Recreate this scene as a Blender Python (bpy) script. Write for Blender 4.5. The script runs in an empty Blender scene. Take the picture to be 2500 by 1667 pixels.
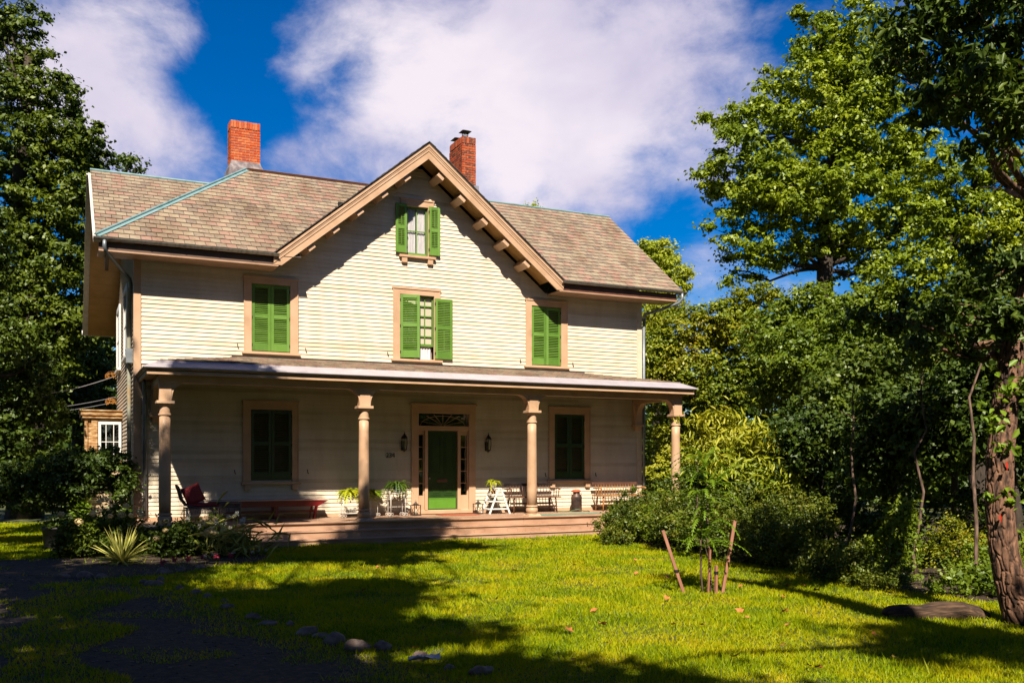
import bpy, math, random
import numpy as np
from mathutils import Vector, Matrix, Quaternion
R = math.radians
random.seed(7)
S = bpy.context.scene
COL = S.collection

# ------------------------------------------------------------------ camera, sky, sun, exposure
PSI = R(25.5); FPX = 2307.0; CY = -24.6; EYE = 2.03
cam = bpy.data.cameras.new('camera'); camo = bpy.data.objects.new('camera', cam); COL.objects.link(camo)
camo.location = (0, CY, EYE); camo.rotation_euler = (math.pi/2, 0, -PSI)
cam.sensor_width = 36; cam.lens = 36*FPX/2500; cam.shift_y = .1182; cam.clip_end = 2000; cam.clip_start = .05
S.camera = camo
S.view_settings.view_transform = 'Standard'; S.view_settings.look = 'None'
S.cycles.max_bounces = 6; S.cycles.diffuse_bounces = 2; S.cycles.transparent_max_bounces = 12
S.view_settings.exposure = 1.2; S.view_settings.gamma = 1
S.view_settings.use_curve_mapping = False

SUN_DIR = Vector((.43, 1, -1.08)).normalized()      # the way the light travels
sl = bpy.data.lights.new('sun', 'SUN'); so = bpy.data.objects.new('sun', sl); COL.objects.link(so)
sl.energy = 5.0; sl.angle = R(.5); sl.color = (1, .89, .74)
so.rotation_euler = SUN_DIR.to_track_quat('-Z', 'Y').to_euler(); so.location = (-10, -40, 40)

def direction(px, py):                               # unit direction of a bearing (for clouds and far planting)
    a = (px-1250)/FPX; c = (1128-py)/FPX; s, k = math.sin(PSI), math.cos(PSI)
    return Vector((a*k+s, k-a*s, c))
def at(px, py, depth):                               # the point on that bearing, depth metres ahead of the camera
    return Vector((0, CY, EYE)) + direction(px, py)*depth

W = bpy.data.worlds.new('World'); S.world = W; W.use_nodes = True
nt = W.node_tree; nt.nodes.clear(); N = nt.nodes.new; LK = nt.links.new
out = N('ShaderNodeOutputWorld'); bg = N('ShaderNodeBackground'); bg.inputs[1].default_value = .05
LK(bg.outputs[0], out.inputs[0])
sky = N('ShaderNodeTexSky'); sky.sky_type = 'NISHITA'; sky.sun_disc = False
sky.sun_elevation = R(44.7); sky.sun_rotation = R(203.3); sky.air_density = 1.0; sky.dust_density = .3; sky.ozone_density = 4
hsv = N('ShaderNodeHueSaturation'); hsv.inputs['Saturation'].default_value = 1.55; hsv.inputs['Hue'].default_value = .512
hsv.inputs['Value'].default_value = .94
LK(sky.outputs[0], hsv.inputs['Color'])
tc = N('ShaderNodeTexCoord'); nrm = N('ShaderNodeVectorMath'); nrm.operation = 'NORMALIZE'; LK(tc.outputs['Generated'], nrm.inputs[0])
mp = N('ShaderNodeMapping'); mp.inputs['Scale'].default_value = (1, 1, 1.45); LK(nrm.outputs[0], mp.inputs[0])
warp = N('ShaderNodeTexNoise'); warp.inputs['Scale'].default_value = 2.2; warp.inputs['Detail'].default_value = 3
LK(mp.outputs[0], warp.inputs['Vector'])
wm = N('ShaderNodeVectorMath'); wm.operation = 'MULTIPLY_ADD'; wm.inputs[1].default_value = (.22, .22, .22)
LK(warp.outputs['Color'], wm.inputs[0]); LK(mp.outputs[0], wm.inputs[2])
n1 = N('ShaderNodeTexNoise'); n1.inputs['Scale'].default_value = 6.5; n1.inputs['Detail'].default_value = 10; n1.inputs['Roughness'].default_value = .62
LK(wm.outputs[0], n1.inputs['Vector'])
def math_node(op, a, b=None, clamp=False):
    m = N('ShaderNodeMath'); m.operation = op; m.use_clamp = clamp
    for i, v in enumerate((a, b)):
        if v is None: continue
        if isinstance(v, (int, float)): m.inputs[i].default_value = v
        else: LK(v, m.inputs[i])
    return m.outputs[0]
acc = math_node('MULTIPLY_ADD', n1.outputs['Fac'], 5.0); acc.node.inputs[2].default_value = -1.95
clouds = [((190, 60), 260, 0.83), ((300, 210), 230, 0.88), ((420, 360), 190, 0.83), ((120, 250), 250, 0.78), ((450, 90), 90, 0.49), ((590, 45), 60, 0.63), ((745, 170), 70, 0.55),
          ((900, 60), 230, 0.75), ((1150, 120), 360, 0.88), ((1500, 120), 380, 0.93), ((900, 330), 240, 0.78), ((1250, 330), 380, 0.98), ((1650, 260), 260, 0.83), ((1480, 470), 170, 0.73), ((1720, 590), 90, 0.58), ((720, 400), 110, 0.63), ((1720, 420), 170, .55), ((1400, 40), 300, .4), ((1750, 100), 200, .5), ((700, 60), 150, .3),
          ((620, 220), 280, -.5), ((470, 180), 130, -.45), ((560, 330), 170, -.5), ((860, 190), 130, -.35), ((1660, 480), 130, -.1), ((2250, 480), 420, -.5), ((1600, 620), 90, .15), ((1010, 150), 60, -.2)]
for (px, py), r, w in clouds:
    d = N('ShaderNodeVectorMath'); d.operation = 'DISTANCE'; LK(nrm.outputs[0], d.inputs[0]); d.inputs[1].default_value = direction(px, py).normalized()
    m = N('ShaderNodeMapRange'); m.interpolation_type = 'SMOOTHSTEP'; LK(d.outputs['Value'], m.inputs['Value'])
    m.inputs['From Min'].default_value = 0; m.inputs['From Max'].default_value = r/2307*1.1
    m.inputs['To Min'].default_value = w; m.inputs['To Max'].default_value = 0
    acc = math_node('ADD', acc, m.outputs[0])
mask = N('ShaderNodeMapRange'); mask.interpolation_type = 'SMOOTHSTEP'; LK(acc, mask.inputs['Value'])
mask.inputs['From Min'].default_value = .35; mask.inputs['From Max'].default_value = 2.3; mask.inputs['To Max'].default_value = .95
n2 = N('ShaderNodeTexNoise'); n2.inputs['Scale'].default_value = 3.1; n2.inputs['Detail'].default_value = 6; LK(wm.outputs[0], n2.inputs['Vector'])
cr = N('ShaderNodeValToRGB'); cr.color_ramp.elements[0].position = .38; cr.color_ramp.elements[1].position = .62
cr.color_ramp.elements[0].color = (4.5, 4.2, 6.0, 1); cr.color_ramp.elements[1].color = (8.5, 7.7, 8.3, 1)
LK(n2.outputs['Fac'], cr.inputs[0])
mx = N('ShaderNodeMix'); mx.data_type = 'RGBA'; LK(mask.outputs[0], mx.inputs['Factor']); LK(hsv.outputs[0], mx.inputs['A']); LK(cr.outputs[0], mx.inputs['B'])
LK(mx.outputs['Result'], bg.inputs[0])

# ------------------------------------------------------------------ materials
def newmat(name):
    m = bpy.data.materials.new(name); m.use_nodes = True
    t = m.node_tree; b = t.nodes['Principled BSDF']; return m, t, b
def ramp(t, cols, alb=.68):
    r = t.nodes.new('ShaderNodeValToRGB'); el = r.color_ramp.elements
    while len(el) > 1: el.remove(el[-1])
    for i, c in enumerate(cols):
        p = i/(len(cols)-1) if len(cols) > 1 else 0
        e = el[0] if i == 0 else el.new(p)
        e.position = p; e.color = (c[0]*alb, c[1]*alb, c[2]*alb, 1)
    return r
def surf(name, cols, scale=6, rough=.6, bump=.15, bscale=None, stretch=(1, 1, 1), metal=0, per='none', spec=.4, detail=6, lo=.3, hi=.7):
    """noise-varied surface; per='object' or 'island' adds a piece-by-piece shift"""
    m, t, b = newmat(name); L = t.links.new
    tcn = t.nodes.new('ShaderNodeTexCoord'); mpn = t.nodes.new('ShaderNodeMapping'); mpn.inputs['Scale'].default_value = stretch
    L(tcn.outputs['Object'], mpn.inputs[0])
    n = t.nodes.new('ShaderNodeTexNoise'); n.inputs['Scale'].default_value = scale; n.inputs['Detail'].default_value = detail
    L(mpn.outputs[0], n.inputs['Vector'])
    mr = t.nodes.new('ShaderNodeMapRange'); mr.inputs['From Min'].default_value = lo; mr.inputs['From Max'].default_value = hi
    L(n.outputs['Fac'], mr.inputs['Value']); fac = mr.outputs[0]
    if per != 'none':
        a = t.nodes.new('ShaderNodeObjectInfo'); g = t.nodes.new('ShaderNodeNewGeometry')
        ad = t.nodes.new('ShaderNodeMath'); ad.operation = 'ADD'; L(a.outputs['Random'], ad.inputs[0]); L(g.outputs['Random Per Island'], ad.inputs[1])
        fr = t.nodes.new('ShaderNodeMath'); fr.operation = 'FRACT'; L(ad.outputs[0], fr.inputs[0])
        mi = t.nodes.new('ShaderNodeMix'); mi.inputs['Factor'].default_value = .3; L(fr.outputs[0], mi.inputs['A']); L(fac, mi.inputs['B']); fac = mi.outputs['Result']
    r = ramp(t, cols); L(fac, r.inputs[0]); L(r.outputs[0], b.inputs['Base Color'])
    b.inputs['Roughness'].default_value = rough; b.inputs['Metallic'].default_value = metal; b.inputs['Specular IOR Level'].default_value = spec
    if bump:
        n2 = t.nodes.new('ShaderNodeTexNoise'); n2.inputs['Scale'].default_value = bscale or scale*5; n2.inputs['Detail'].default_value = 5; L(mpn.outputs[0], n2.inputs['Vector'])
        bp = t.nodes.new('ShaderNodeBump'); bp.inputs['Strength'].default_value = bump; bp.inputs['Distance'].default_value = .02
        L(n2.outputs['Fac'], bp.inputs['Height']); L(bp.outputs[0], b.inputs['Normal'])
    return m
def leafmat(name, cols, trans=.35, patch=1.2, gloss=.03):
    m, t, b = newmat(name); L = t.links.new; t.nodes.remove(b); o = t.nodes['Material Output']
    g = t.nodes.new('ShaderNodeNewGeometry'); tcn = t.nodes.new('ShaderNodeTexCoord')
    n = t.nodes.new('ShaderNodeTexNoise'); n.inputs['Scale'].default_value = patch; n.inputs['Detail'].default_value = 2; L(tcn.outputs['Object'], n.inputs['Vector'])
    mr = t.nodes.new('ShaderNodeMapRange'); mr.inputs['From Min'].default_value = .35; mr.inputs['From Max'].default_value = .65; L(n.outputs['Fac'], mr.inputs['Value'])
    mi = t.nodes.new('ShaderNodeMix'); mi.inputs['Factor'].default_value = .5; L(g.outputs['Random Per Island'], mi.inputs['A']); L(mr.outputs[0], mi.inputs['B'])
    r = ramp(t, cols); L(mi.outputs['Result'], r.inputs[0])
    d = t.nodes.new('ShaderNodeBsdfDiffuse'); tr = t.nodes.new('ShaderNodeBsdfTranslucent'); gl = t.nodes.new('ShaderNodeBsdfGlossy'); gl.inputs['Roughness'].default_value = .5
    gl.inputs['Color'].default_value = (.85, .95, .75, 1)
    L(r.outputs[0], d.inputs[0]); L(r.outputs[0], tr.inputs[0])
    m1 = t.nodes.new('ShaderNodeMixShader'); m1.inputs[0].default_value = trans; L(d.outputs[0], m1.inputs[1]); L(tr.outputs[0], m1.inputs[2])
    m2 = t.nodes.new('ShaderNodeMixShader'); m2.inputs[0].default_value = gloss; L(m1.outputs[0], m2.inputs[1]); L(gl.outputs[0], m2.inputs[2])
    L(m2.outputs[0], o.inputs[0]); return m
def glassmat(name):
    m, t, b = newmat(name); L = t.links.new; t.nodes.remove(b); o = t.nodes['Material Output']
    lw = t.nodes.new('ShaderNodeLayerWeight'); lw.inputs[0].default_value = .5; pw = t.nodes.new('ShaderNodeMath'); pw.operation = 'POWER'; L(lw.outputs['Facing'], pw.inputs[0]); pw.inputs[1].default_value = 3; f = t.nodes.new('ShaderNodeMath'); f.operation = 'MULTIPLY_ADD'; L(pw.outputs[0], f.inputs[0]); f.inputs[1].default_value = .6; f.inputs[2].default_value = .05; tr = t.nodes.new('ShaderNodeBsdfTransparent'); gl = t.nodes.new('ShaderNodeBsdfGlossy'); gl.inputs['Roughness'].default_value = .02
    tr.inputs[0].default_value = (.9, .93, .92, 1)
    mi = t.nodes.new('ShaderNodeMixShader'); L(f.outputs[0], mi.inputs[0]); L(tr.outputs[0], mi.inputs[1]); L(gl.outputs[0], mi.inputs[2]); L(mi.outputs[0], o.inputs[0]); return m

M = {}
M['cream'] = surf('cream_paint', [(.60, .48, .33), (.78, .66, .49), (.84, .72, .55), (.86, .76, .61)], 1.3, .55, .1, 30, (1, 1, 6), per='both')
def streak(m, amt, sc, st):
    t = m.node_tree; b = t.nodes['Principled BSDF']; src = b.inputs['Base Color'].links[0].from_socket; c = t.nodes.new('ShaderNodeNewGeometry'); mp_ = t.nodes.new('ShaderNodeMapping'); mp_.inputs['Scale'].default_value = st; t.links.new(c.outputs['Position'], mp_.inputs[0])
    n = t.nodes.new('ShaderNodeTexNoise'); n.inputs['Scale'].default_value = sc; n.inputs['Detail'].default_value = 8; n.inputs['Roughness'].default_value = .65; t.links.new(mp_.outputs[0], n.inputs['Vector']); r_ = t.nodes.new('ShaderNodeValToRGB'); r_.color_ramp.elements[0].position = .34; r_.color_ramp.elements[1].position = .56
    r_.color_ramp.elements[0].color = (1-amt, 1-amt*1.15, 1-amt*1.3, 1); r_.color_ramp.elements[1].color = (1, 1, 1, 1); t.links.new(n.outputs['Fac'], r_.inputs[0]); mx_ = t.nodes.new('ShaderNodeMix'); mx_.data_type = 'RGBA'; mx_.blend_type = 'MULTIPLY'; mx_.inputs['Factor'].default_value = 1
    t.links.new(src, mx_.inputs['A']); t.links.new(r_.outputs[0], mx_.inputs['B']); t.links.new(mx_.outputs['Result'], b.inputs['Base Color'])
streak(M['cream'], .13, 1.6, (1.6, 1, .45))
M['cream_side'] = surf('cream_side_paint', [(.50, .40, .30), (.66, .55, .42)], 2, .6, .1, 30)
M['peach'] = surf('tan_trim_paint', [(.50, .31, .18), (.60, .38, .23), (.63, .42, .27)], 2.5, .5, .12, 40)
M['bounce_ochre'] = surf('bounce_lit_soffit', [(.46, .25, .07), (.60, .34, .11)], 2.5, .5, .1, 30)  # yellow of bounced sunlight put into the soffit colour
M['porch'] = surf('brown_porch_paint', [(.36, .20, .12), (.50, .30, .19), (.55, .35, .23)], 3, .5, .15, 30, (.6, 3, 1))
M['darkwood'] = surf('dark_brown_paint', [(.09, .055, .035), (.15, .09, .06)], 3, .5, .1)
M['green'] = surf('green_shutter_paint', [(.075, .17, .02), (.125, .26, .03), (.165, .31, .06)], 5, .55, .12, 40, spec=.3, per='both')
M['shadegreen'] = surf('shade_darkened_green', [(.016, .045, .008), (.024, .062, .011)], 3, .35, .06, 40)  # green of door and lower shutters, darkened for the porch shade
M['slate'] = surf('mixed_roof_slate', [(.17, .12, .10), (.26, .19, .14), (.35, .28, .20), (.37, .31, .21), (.38, .21, .165), (.31, .26, .18), (.22, .16, .135), (.38, .32, .23)], 9, .75, .35, 25, per='both', spec=.25)
M['slatebed'] = surf('roof_underlay', [(.05, .04, .035), (.08, .06, .05)], 4, .9, .2)
M['copper'] = surf('weathered_copper', [(.13, .25, .26), (.20, .34, .35), (.24, .36, .40)], 5, .55, .15)
M['ridge'] = surf('brown_ridge_metal', [(.17, .075, .05), (.24, .12, .08)], 5, .5, .1)
streak(M['slate'], .30, 1.2, (1.2, .5, .5))
M['brick'] = surf('red_chimney_brick', [(.32, .045, .02), (.50, .08, .025), (.60, .13, .035), (.42, .09, .05), (.66, .20, .07), (.55, .10, .04)], 12, .85, .4, 60, per='both', spec=.2)
M['brick2'] = surf('burnt_chimney_brick', [(.10, .03, .02), (.42, .08, .03), (.52, .12, .04), (.13, .04, .03), (.58, .20, .07)], 12, .85, .4, 60, per='both', spec=.2)
M['mortar'] = surf('mortar', [(.50, .34, .22), (.66, .48, .32)], 15, .9, .4)
M['cement'] = surf('grey_cement', [(.12, .10, .11), (.22, .18, .19), (.40, .35, .33)], 7, .85, .5, 25)
M['lead'] = surf('lead_flashing', [(.20, .20, .23), (.30, .30, .34)], 5, .5, .1)
M['apron'] = surf('pale_metal_apron', [(.55, .50, .54), (.66, .61, .65)], 3, .38, .05, metal=.25)
M['gutter'] = surf('galvanised_gutter', [(.22, .20, .18), (.42, .40, .36), (.30, .26, .22)], 4, .32, .1, metal=.75, stretch=(3, 1, 1))
M['pipe'] = surf('grey_blue_downpipe', [(.16, .19, .22), (.30, .33, .36)], 3, .45, .1, metal=.4)
M['pipe2'] = surf('weathered_downpipe', [(.30, .33, .28), (.46, .45, .33), (.38, .22, .08)], 2, .5, .2, stretch=(1, 1, .7))
M['black'] = surf('black_iron', [(.012, .012, .012), (.03, .028, .025)], 5, .4, .1)
M['dark'] = surf('dark_room', [(.012, .011, .01), (.02, .018, .015)], 2, .9, 0)  # near-black standing in for the darkness behind openings
M['glass'] = glassmat('window_glass')
M['curtain'] = surf('white_lace_curtain', [(.62, .55, .58), (.82, .76, .78)], 6, .8, .3, 20, (6, 1, .6))
M['blind'] = surf('cream_window_blind', [(.72, .62, .46), (.80, .71, .54)], 2, .7, .05)
M['white'] = surf('white_paint', [(.76, .74, .70), (.86, .85, .82)], 4, .45, .1)
M['whiteiron'] = surf('white_enamelled_wire', [(.66, .58, .50), (.82, .76, .68)], 8, .5, .1)
M['peel'] = surf('peeling_brown_wood', [(.12, .05, .02), (.36, .17, .05), (.58, .38, .18), (.70, .60, .42)], 5, .8, .5, 20, (1, 1, 4), lo=.25, hi=.75)
M['peelstone'] = surf('weathered_clapboard_base', [(.20, .12, .06), (.52, .38, .22), (.66, .54, .38)], 6, .9, .6, 15, (1, 1, 5))
M['red'] = surf('red_table_paint', [(.16, .010, .012), (.25, .016, .016)], 3, .28, .08, 30)
M['tabletop'] = surf('worn_pink_tabletop', [(.60, .36, .26), (.74, .52, .40)], 4, .25, .05, stretch=(.5, 3, 1))
M['wicker'] = surf('grey_brown_wicker', [(.10, .065, .05), (.22, .16, .13), (.32, .25, .21)], 25, .7, .5, 60, per='both')
M['redcloth'] = None
M['benchdark'] = surf('dark_stained_bench_wood', [(.12, .05, .025), (.20, .09, .05)], 5, .35, .1, stretch=(1, 1, 1))
M['benchtop'] = surf('black_bench_rail', [(.012, .009, .008), (.03, .02, .016)], 5, .35, .1)
M['benchlight'] = surf('honey_bench_wood', [(.36, .15, .04), (.50, .23, .07)], 5, .32, .1)
M['brownrail'] = surf('brown_bench_rail', [(.10, .045, .03), (.15, .07, .045)], 5, .35, .1)
M['can'] = surf('rusty_milk_can', [(.035, .028, .028), (.09, .06, .05), (.28, .14, .09)], 4, .45, .3, 20, metal=.3)
M['orange'] = surf('orange_cloth', [(.55, .09, .04), (.72, .16, .07)], 6, .8, .2)
M['bluepot'] = surf('blue_glazed_pot', [(.03, .07, .20), (.05, .11, .28)], 4, .25, .05)
M['whitepot'] = surf('white_glazed_pot', [(.68, .60, .55), (.80, .74, .68)], 4, .3, .05)
M['terracotta'] = surf('dark_red_pot', [(.12, .02, .015), (.20, .04, .03)], 4, .5, .1)
M['blackpot'] = surf('black_planter', [(.012, .011, .012), (.03, .027, .026)], 4, .5, .1)
M['candle'] = surf('cream_candle', [(.75, .68, .50), (.82, .76, .60)], 4, .4, 0)
M['lantern'] = surf('bronze_lantern', [(.04, .028, .02), (.11, .08, .06)], 8, .45, .2, metal=.4)
M['mat'] = surf('red_door_mat', [(.40, .07, .03), (.50, .16, .07)], 20, .95, .4)
M['hose'] = surf('green_hose', [(.03, .12, .05), (.05, .17, .07)], 8, .4, 0)
M['greenmat'] = surf('teal_porch_mat', [(.10, .28, .20), (.16, .36, .26)], 8, .9, .2)
M['bark'] = surf('furrowed_bark', [(.045, .028, .018), (.13, .08, .055), (.22, .14, .10)], 7, .9, 1.0, 9, (3, 3, .6), lo=.35, hi=.65)
M['bark_near'] = surf('deep_furrowed_bark', [(.03, .015, .009), (.15, .075, .042), (.26, .135, .078)], 9, .9, 1.0, 14, (2.2, 2.2, .45), lo=.35, hi=.65)
M['bark_dark'] = surf('dark_bark', [(.03, .022, .015), (.07, .05, .035)], 7, .9, .6, 12, (3, 3, .6))
M['stake'] = surf('red_brown_stake', [(.30, .12, .075), (.42, .19, .12)], 6, .6, .1, stretch=(3, 3, .5))
M['stone'] = surf('field_stone', [(.09, .06, .045), (.20, .14, .11), (.30, .23, .19)], 9, .85, .5, 20)
M['log'] = surf('rotting_log', [(.015, .009, .006), (.07, .04, .022), (.16, .09, .05)], 9, .95, 1.0, 22, (.5, 3, 3))
M['paper'] = surf('crumpled_white_paper', [(.55, .52, .62), (.70, .68, .76)], 8, .6, .3)
M['wire'] = surf('utility_cable', [(.25, .24, .25), (.34, .33, .34)], 3, .4, 0)
M['soil'] = surf('dark_soil', [(.022, .013, .007), (.05, .030, .016), (.09, .055, .03)], 7, .95, .7, 30)
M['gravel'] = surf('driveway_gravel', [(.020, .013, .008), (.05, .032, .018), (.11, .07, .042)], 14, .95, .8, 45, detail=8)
M['turf'] = surf('lawn_ground', [(.025, .035, .006), (.07, .085, .012), (.12, .12, .02)], 3, .95, .5, 40)
M['pebble'] = surf('pebbles', [(.05, .04, .035), (.13, .10, .085), (.26, .21, .18)], 9, .9, .2, per='both')
M['deadleaf'] = surf('orange_fallen_leaf', [(.36, .10, .03), (.55, .17, .04), (.42, .22, .07)], 9, .7, .1, per='both')
M['redleaf'] = surf('red_leaf', [(.50, .02, .01), (.62, .05, .02)], 9, .6, .1)
M['orangeleaf'] = leafmat('withered_orange_leaf', [(.55, .20, .03), (.62, .30, .06)], .4)
LF = {}
LF['grass'] = leafmat('grass_blades', [(.13, .22, .002), (.26, .38, .003), (.44, .51, .003), (.56, .55, .004), (.66, .50, .012)], .45, 1.1, .008)
LF['maple'] = leafmat('yellow_green_foliage', [(.11, .18, .006), (.28, .37, .010), (.46, .52, .018)], .38, .5)
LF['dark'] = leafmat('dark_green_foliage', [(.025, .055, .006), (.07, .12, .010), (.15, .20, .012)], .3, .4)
LF['mid'] = leafmat('mid_green_foliage', [(.07, .13, .006), (.17, .25, .010), (.29, .35, .014)], .35, .6)
LF['shade'] = leafmat('deep_green_foliage', [(.035, .07, .005), (.09, .14, .008), (.20, .25, .01)], .33, .4)
LF['gold'] = leafmat('gold_green_foliage', [(.10, .17, .007), (.22, .29, .010), (.38, .38, .012), (.52, .30, .012)], .38, .45)
LF['lime'] = leafmat('lime_foliage', [(.30, .38, .015), (.48, .55, .03), (.58, .60, .05)], .45, .8)
LF['yellow'] = leafmat('yellow_foliage', [(.28, .34, .012), (.44, .47, .02), (.56, .50, .025)], .4, .8)
LF['bush'] = leafmat('shrub_foliage', [(.03, .055, .005), (.08, .12, .008), (.18, .22, .012), (.22, .19, .02)], .28, 1.4, .03)
LF['bright'] = leafmat('bright_green_foliage', [(.12, .22, .01), (.20, .33, .012), (.28, .40, .015)], .4, 1.0)
LF['fern'] = leafmat('fern_fronds', [(.30, .42, .008), (.55, .60, .012), (.70, .66, .02)], .35, 2)
LF['darkfern'] = leafmat('dark_fronds', [(.03, .07, .008), (.09, .17, .012), (.18, .26, .012)], .35, 3)
LF['yucca'] = leafmat('yucca_blades', [(.30, .32, .05), (.60, .56, .13), (.20, .26, .03)], .2, 3)
LF['bloom'] = leafmat('cream_hydrangea_bloom', [(.95, .70, .28), (1.0, .82, .42), (.95, .52, .20)], .3, 3)
LF['whitebloom'] = leafmat('white_daisy', [(.66, .62, .48), (.74, .72, .62)], .3, 3)
LF['pinkbloom'] = leafmat('crimson_flower', [(.40, .01, .05), (.55, .03, .10)], .3, 3)

# red cloth with a small light pattern
m, t, b = newmat('red_patterned_cloth'); L = t.links.new
tcn = t.nodes.new('ShaderNodeTexCoord'); vo = t.nodes.new('ShaderNodeTexVoronoi'); vo.inputs['Scale'].default_value = 38; vo.inputs['Randomness'].default_value = .25; L(tcn.outputs['Object'], vo.inputs['Vector'])
rr = ramp(t, [(.60, .26, .16), (.32, .016, .018), (.26, .01, .012)]); rr.color_ramp.elements[1].position = .28; L(vo.outputs['Distance'], rr.inputs[0]); L(rr.outputs[0], b.inputs['Base Color']); b.inputs['Roughness'].default_value = .8
M['redcloth'] = m

# ------------------------------------------------------------------ mesh helpers
class MB:
    def __init__(s): s.v = []; s.f = []
    def add(s, vs, fs):
        n = len(s.v); s.v += [tuple(v) for v in vs]; s.f += [tuple(n+i for i in f) for f in fs]
    def box(s, x0, x1, y0, y1, z0, z1):
        s.add([(x0,y0,z0),(x1,y0,z0),(x1,y1,z0),(x0,y1,z0),(x0,y0,z1),(x1,y0,z1),(x1,y1,z1),(x0,y1,z1)],
              [(0,3,2,1),(4,5,6,7),(0,1,5,4),(1,2,6,5),(2,3,7,6),(3,0,4,7)]); return s
    def beam(s, p, q, w, h, up=(0, 0, 1)):
        p, q = Vector(p), Vector(q); d = (q-p).normalized(); a = d.cross(Vector(up)); a = a.normalized() if a.length > 1e-5 else Vector((1, 0, 0)); c = a.cross(d)
        a *= w/2; c *= h/2; vs = [p-a-c, p+a-c, p+a+c, p-a+c, q-a-c, q+a-c, q+a+c, q-a+c]
        s.add(vs, [(0,3,2,1),(4,5,6,7),(0,1,5,4),(1,2,6,5),(2,3,7,6),(3,0,4,7)]); return s
    def tube(s, pts, rad, n=8, cap=True):
        pts = [Vector(p) for p in pts]; k = len(pts)
        if not hasattr(rad, '__len__'): rad = [rad]*k
        d0 = (pts[1]-pts[0]).normalized(); a = d0.orthogonal().normalized(); vs = []
        for i, p in enumerate(pts):
            d = (pts[min(i+1, k-1)]-pts[max(i-1, 0)]).normalized(); a = (a-d*a.dot(d)).normalized(); b = d.cross(a)
            for j in range(n):
                t = 2*math.pi*j/n; vs.append(p+(a*math.cos(t)+b*math.sin(t))*rad[i])
        fs = [(i*n+j, i*n+(j+1) % n, (i+1)*n+(j+1) % n, (i+1)*n+j) for i in range(k-1) for j in range(n)]
        if cap: fs += [tuple(range(n-1, -1, -1)), tuple((k-1)*n+j for j in range(n))]
        s.add(vs, fs); return s
    def lathe(s, cx, cy, prof, n=20, sx=1, sy=1):
        vs = [(cx+r*sx*math.cos(2*math.pi*j/n), cy+r*sy*math.sin(2*math.pi*j/n), z) for r, z in prof for j in range(n)]; k = len(prof)
        fs = [(i*n+j, i*n+(j+1) % n, (i+1)*n+(j+1) % n, (i+1)*n+j) for i in range(k-1) for j in range(n)]
        fs += [tuple(range(n-1, -1, -1)), tuple((k-1)*n+j for j in range(n))]
        s.add(vs, fs); return s
    def prism(s, poly, y0, y1):                     # polygon in x,z pushed through y
        n = len(poly); vs = [(x, y0, z) for x, z in poly]+[(x, y1, z) for x, z in poly]
        fs = [tuple(range(n)), tuple(range(2*n-1, n-1, -1))]+[(i, i+n, (i+1) % n+n, (i+1) % n) for i in range(n)]
        s.add(vs, fs); return s
    def prismx(s, poly, x0, x1):                    # polygon in y,z pushed through x
        n = len(poly); vs = [(x0, y, z) for y, z in poly]+[(x1, y, z) for y, z in poly]
        fs = [tuple(range(n-1, -1, -1)), tuple(range(n, 2*n))]+[(i, (i+1) % n, (i+1) % n+n, i+n) for i in range(n)]
        s.add(vs, fs); return s
    def sphere(s, c, r, n=10, m=7, sc=(1, 1, 1), rough=0):
        vs = []; rnd = random.random
        for i in range(m+1):
            ph = math.pi*i/m
            for j in range(n):
                th = 2*math.pi*j/n; q = r*(1+rough*(rnd()-.5))
                vs.append((c[0]+q*sc[0]*math.sin(ph)*math.cos(th), c[1]+q*sc[1]*math.sin(ph)*math.sin(th), c[2]+q*sc[2]*math.cos(ph)))
        fs = [(i*n+j, (i+1)*n+j, (i+1)*n+(j+1) % n, i*n+(j+1) % n) for i in range(m) for j in range(n)]
        s.add(vs, fs); return s

ROOTLOC = {}
def attach(o, parent):
    if parent is not None:
        o.parent = parent
        if parent.name in ROOTLOC: o.matrix_parent_inverse = Matrix.Translation(-Vector(ROOTLOC[parent.name]))
def obj(name, mb, mat, parent=None, smooth=False, kind=None, label=None, bevel=0):
    me = bpy.data.meshes.new(name); me.from_pydata([tuple(v) for v in mb.v], [], mb.f); me.materials.append(mat); me.update()
    if smooth: me.polygons.foreach_set('use_smooth', [True]*len(me.polygons))
    o = bpy.data.objects.new(name, me); COL.objects.link(o); attach(o, parent)
    if bevel:
        bv = o.modifiers.new('bevel', 'BEVEL'); bv.width = bevel; bv.segments = 2; bv.limit_method = 'ANGLE'
    if kind: o['kind'] = kind
    if label: o['label'] = label
    return o
def thing(name, label, cat, loc=(0, 0, 0), rot=0, group=None, world=False):
    o = bpy.data.objects.new(name, None); COL.objects.link(o); o.location = loc; o.rotation_euler = (0, 0, rot); o.empty_display_size = .1
    o['label'] = label; o['category'] = cat
    if group: o['group'] = group
    if world: ROOTLOC[o.name] = tuple(loc)
    return o
def tag(o, label=None, cat=None, group=None, kind=None):
    if label: o['label'] = label
    if cat: o['category'] = cat
    if group: o['group'] = group
    if kind: o['kind'] = kind
    return o
def npmesh(name, V, F, mat, parent=None, kind=None, flat_faces=4):
    """V (n,3), F (m,k) numpy arrays -> one mesh object"""
    me = bpy.data.meshes.new(name); k = F.shape[1]
    me.vertices.add(len(V)); me.vertices.foreach_set('co', V.astype(np.float32).ravel())
    me.loops.add(F.size); me.loops.foreach_set('vertex_index', F.astype(np.int32).ravel())
    me.polygons.add(len(F)); me.polygons.foreach_set('loop_start', np.arange(0, F.size, k, dtype=np.int32))
    me.materials.append(mat); me.update(calc_edges=True)
    o = bpy.data.objects.new(name, me); COL.objects.link(o); attach(o, parent)
    if kind: o['kind'] = kind
    return o
def share(src, parent, mat4, name=None):
    o = bpy.data.objects.new(name or src.name, src); COL.objects.link(o); o.parent = parent; o.matrix_local = mat4; return o

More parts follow.
